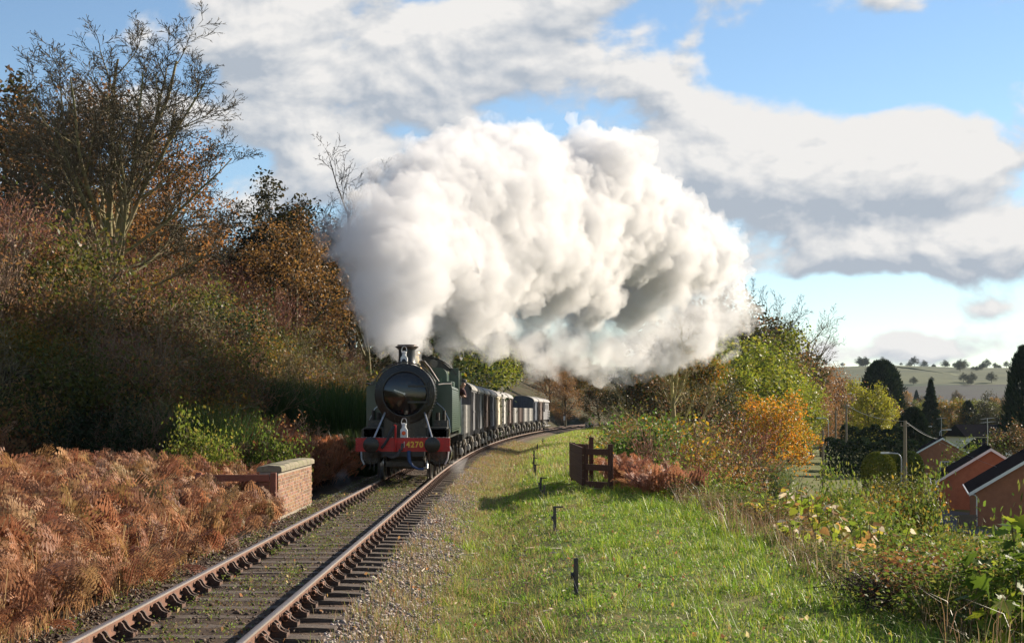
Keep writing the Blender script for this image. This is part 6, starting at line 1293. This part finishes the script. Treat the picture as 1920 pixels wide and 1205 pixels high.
# ------------------------------------------------------------------ exhaust steam
def steam():
    rnd = random.Random(14); B = []
    # (px, py, Y, radius m): billows drifting back and over the train from the chimney
    core = [(758, 634, 43.0, .42), (755, 612, 43.4, .8), (745, 575, 44.4, 1.4), (738, 520, 46, 1.9), (765, 460, 47.5, 2.3), (715, 450, 46.5, 1.6), (690, 480, 46.5, 1.0), (700, 400, 47.5, 1.3), (745, 385, 48.5, 1.7), (720, 345, 49, 1.1), (765, 335, 49.5, 1.1), (800, 345, 51, 2.0), (850, 330, 53, 2.2), (830, 275, 53.5, 1.2), (890, 305, 55, 1.8), (830, 420, 52, 2.8), (850, 500, 53, 2.3), (840, 560, 54, 1.3),
            (930, 345, 58, 2.8), (960, 320, 60, 2.4), (1015, 285, 62, 1.9), (940, 430, 58, 3.2), (930, 510, 58, 2.6), (915, 570, 57, 1.5), (1040, 345, 64, 3.2), (1030, 435, 64, 3.4), (1030, 515, 65, 2.6), (1010, 575, 65, 1.5), (1110, 345, 68, 2.8), (1130, 410, 70, 3.4), (1120, 490, 70, 3.0), (1120, 565, 72, 1.8), (1180, 345, 73, 2.4), (1215, 390, 76, 3.0), (1220, 460, 77, 3.2), (1200, 530, 78, 2.4), (1265, 400, 82, 2.6), (1290, 470, 84, 2.8), (1265, 530, 84, 2.2), (1330, 490, 90, 2.2), (1360, 462, 92, 1.3), (1325, 535, 90, 1.8), (660, 465, 46.5, .7), (642, 458, 46.5, .4), (675, 430, 47, .8)]
    core = [(px + (rnd.uniform(-26, 26) if r > 1.4 else 0), py + (rnd.uniform(-20, 20) if r > 1.4 else 0) - (22 if py > 500 and px > 800 else 0), Y + rnd.uniform(-1, 1) * (r > 1.4), r * (rnd.uniform(.85, 1.15) if r > 1.4 else 1)) for px, py, Y, r in core]
    pts = [(ppos(px, py + 14, Y), r * .78) for px, py, Y, r in core if True]
    for i in range(len(pts)):
        for j in range(i):
            (ca, ra), (cb, rb) = pts[i], pts[j]; dd = (ca - cb).length
            if min(ra, rb) > 1.2 and max(core[i][1], core[j][1]) < 530 and dd < 1.75 * (ra + rb) * .9: B.append(((ca + cb) / 2, (ra + rb) * .5 * rnd.uniform(.85, 1.05)))
    for px, py, Y, r in core:
        r *= .78; c = ppos(px, py + 14, Y); B.append((c, r))
        for k in range(14):
            d = Vector((rnd.gauss(0, 1), rnd.gauss(0, 1), rnd.gauss(0, 1))).normalized(); q = c + d * r * rnd.uniform(.70, 1.0); rr = r * rnd.choice([.12, .18, .25, .34, .46]) * rnd.uniform(.8, 1.2); B.append((q, rr))
            for _ in range(3):
                d2 = (d + Vector((rnd.gauss(0, .8), rnd.gauss(0, .8), rnd.gauss(0, .8)))).normalized(); B.append((q + d2 * rr * .9, rr * rnd.uniform(.25, .5)))
    wisp = [(1170, 640, 82, 2.2), (1140, 675, 86, 1.3), (1200, 685, 88, 1.3), (1170, 610, 80, 2.6), (1080, 650, 74, 2.0), (980, 645, 64, 1.5), (920, 650, 60, 1.2), (870, 630, 56, 1.2), (1270, 610, 90, 2.8), (1320, 600, 94, 2.8), (1350, 590, 95, 2.0), (1300, 645, 95, 2.0), (1345, 635, 96, 1.6), (1240, 655, 90, 2.4), (1110, 660, 78, 2.0), (1180, 720, 90, 1.0), (1040, 650, 70, 1.8), (1365, 520, 94, 1.6), (1375, 470, 95, 1.2), (850, 600, 55, 1.2), (1350, 560, 94, 1.6), (650, 470, 47, .8), (685, 560, 46, .8)]
    W = []
    for px, py, Y, r in wisp:
        c = ppos(px, py - 18, Y); W.append((c, r))
        for k in range(9):
            d = Vector((rnd.gauss(0, 1), rnd.gauss(0, 1), rnd.gauss(0, .8))).normalized(); W.append((c + d * r * rnd.uniform(.8, 1.3), r * rnd.uniform(.2, .45)))
    for px, py, Y, r in core:                            # ragged fringe round the billows
        if r > .9:
            for _ in range(4 if py > 490 or px > 1180 else 1): d = Vector((rnd.gauss(0, 1), rnd.gauss(0, 1), rnd.gauss(0, 1))).normalized(); W.append((ppos(px, py + 14, Y) + d * r * .55, r * rnd.uniform(.45, .62)))
    W += [(ppos(745, 895, 42.5) + Vector((-1.75, .6, .05)), .35), (ppos(855, 880, 44), .25)]
    def cloud(name, balls, voxel, amp, density, label, parent=None, aniso=.2):
        bm = bmesh.new(); bmesh.ops.create_icosphere(bm, subdivisions=2, radius=1.0); bm.verts.ensure_lookup_table(); uv = np.array([tuple(v.co) for v in bm.verts]); uf = np.array([[v.index for v in f.verts] for f in bm.faces]); bm.free()
        cc = np.array([tuple(c) for c, r in balls]); rr = np.array([r for c, r in balls]); nb = len(balls)
        me = np_mesh(name, (uv[None] * rr[:, None, None] + cc[:, None]).reshape(-1, 3), (uf[None] + (np.arange(nb) * len(uv))[:, None, None]).reshape(-1, 3)); o = bpy.data.objects.new(name, me); COL.objects.link(o)
        md = o.modifiers.new('r', 'REMESH'); md.mode = 'VOXEL'; md.voxel_size = voxel
        dg = bpy.context.evaluated_depsgraph_get(); m2 = bpy.data.meshes.new_from_object(o.evaluated_get(dg)); o.modifiers.clear(); o.data = m2; bpy.data.meshes.remove(me); m2.name = name
        n = len(m2.vertices); co = np.empty(n * 3, np.float32); no = np.empty(n * 3, np.float32); m2.vertices.foreach_get('co', co); m2.vertices.foreach_get('normal', no); co = co.reshape(-1, 3); no = no.reshape(-1, 3)
        disp = np.array([amp * (.9 * abs(mnoise.noise(Vector(c) * .5)) + .8 * abs(mnoise.noise(Vector(c) * 1.2)) + .6 * abs(mnoise.noise(Vector(c) * 2.6)) + .3 * mnoise.noise(Vector(c) * 5.0) - .50) for c in co.tolist()])
        co = co + no * disp[:, None]; m2.vertices.foreach_set('co', co.ravel().astype(np.float32)); m2.update(); m2.shade_smooth()
        m, N, L = new_mat(name); out = N.new('ShaderNodeOutputMaterial'); v = N.new('ShaderNodeVolumePrincipled'); L.new(v.outputs[0], out.inputs['Volume']); v.inputs['Color'].default_value = (.835, .835, .845, 1); v.inputs['Density'].default_value = density
        if parent == 'ragged':
            tc = N.new('ShaderNodeTexCoord'); nz = N.new('ShaderNodeTexNoise'); nz.inputs['Scale'].default_value = .55; nz.inputs['Detail'].default_value = 5; nz.inputs['Roughness'].default_value = .6; L.new(tc.outputs['Object'], nz.inputs['Vector']); mr = N.new('ShaderNodeMapRange'); L.new(nz.outputs['Fac'], mr.inputs[0]); mr.inputs[1].default_value = .44; mr.inputs[2].default_value = .68; mr.inputs[4].default_value = density; L.new(mr.outputs[0], v.inputs['Density']); m.cycles.volume_step_rate = 2.0
        v.inputs['Anisotropy'].default_value = aniso
        m2.materials.clear(); m2.materials.append(m)
        tag(o, label, 'steam', None, 'stuff')
        return o
    s = cloud('steam', B, .20, .8, .85, 'billowing white exhaust steam streaming back from the locomotive chimney')
    w = cloud('steam_wisps', W, .28, .9, 1.1, 'thin ragged steam wisps trailing below the main cloud', 'ragged')
steam()
# ------------------------------------------------------------------ air
def haze():
    b = MB(); b.box(-950, 1550, -45, 3300, -14, 85); o = b.build('haze', None, None, 0)
    m, N, L = new_mat('haze'); out = N.new('ShaderNodeOutputMaterial'); v = N.new('ShaderNodeVolumePrincipled'); L.new(v.outputs[0], out.inputs['Volume']); v.inputs['Color'].default_value = (.65, .82, 1.0, 1); v.inputs['Density'].default_value = .00004; v.inputs['Anisotropy'].default_value = .0
    o.data.materials.append(m); tag(o, 'thin blue haze filling the valley air', 'haze', None, 'stuff')
haze()
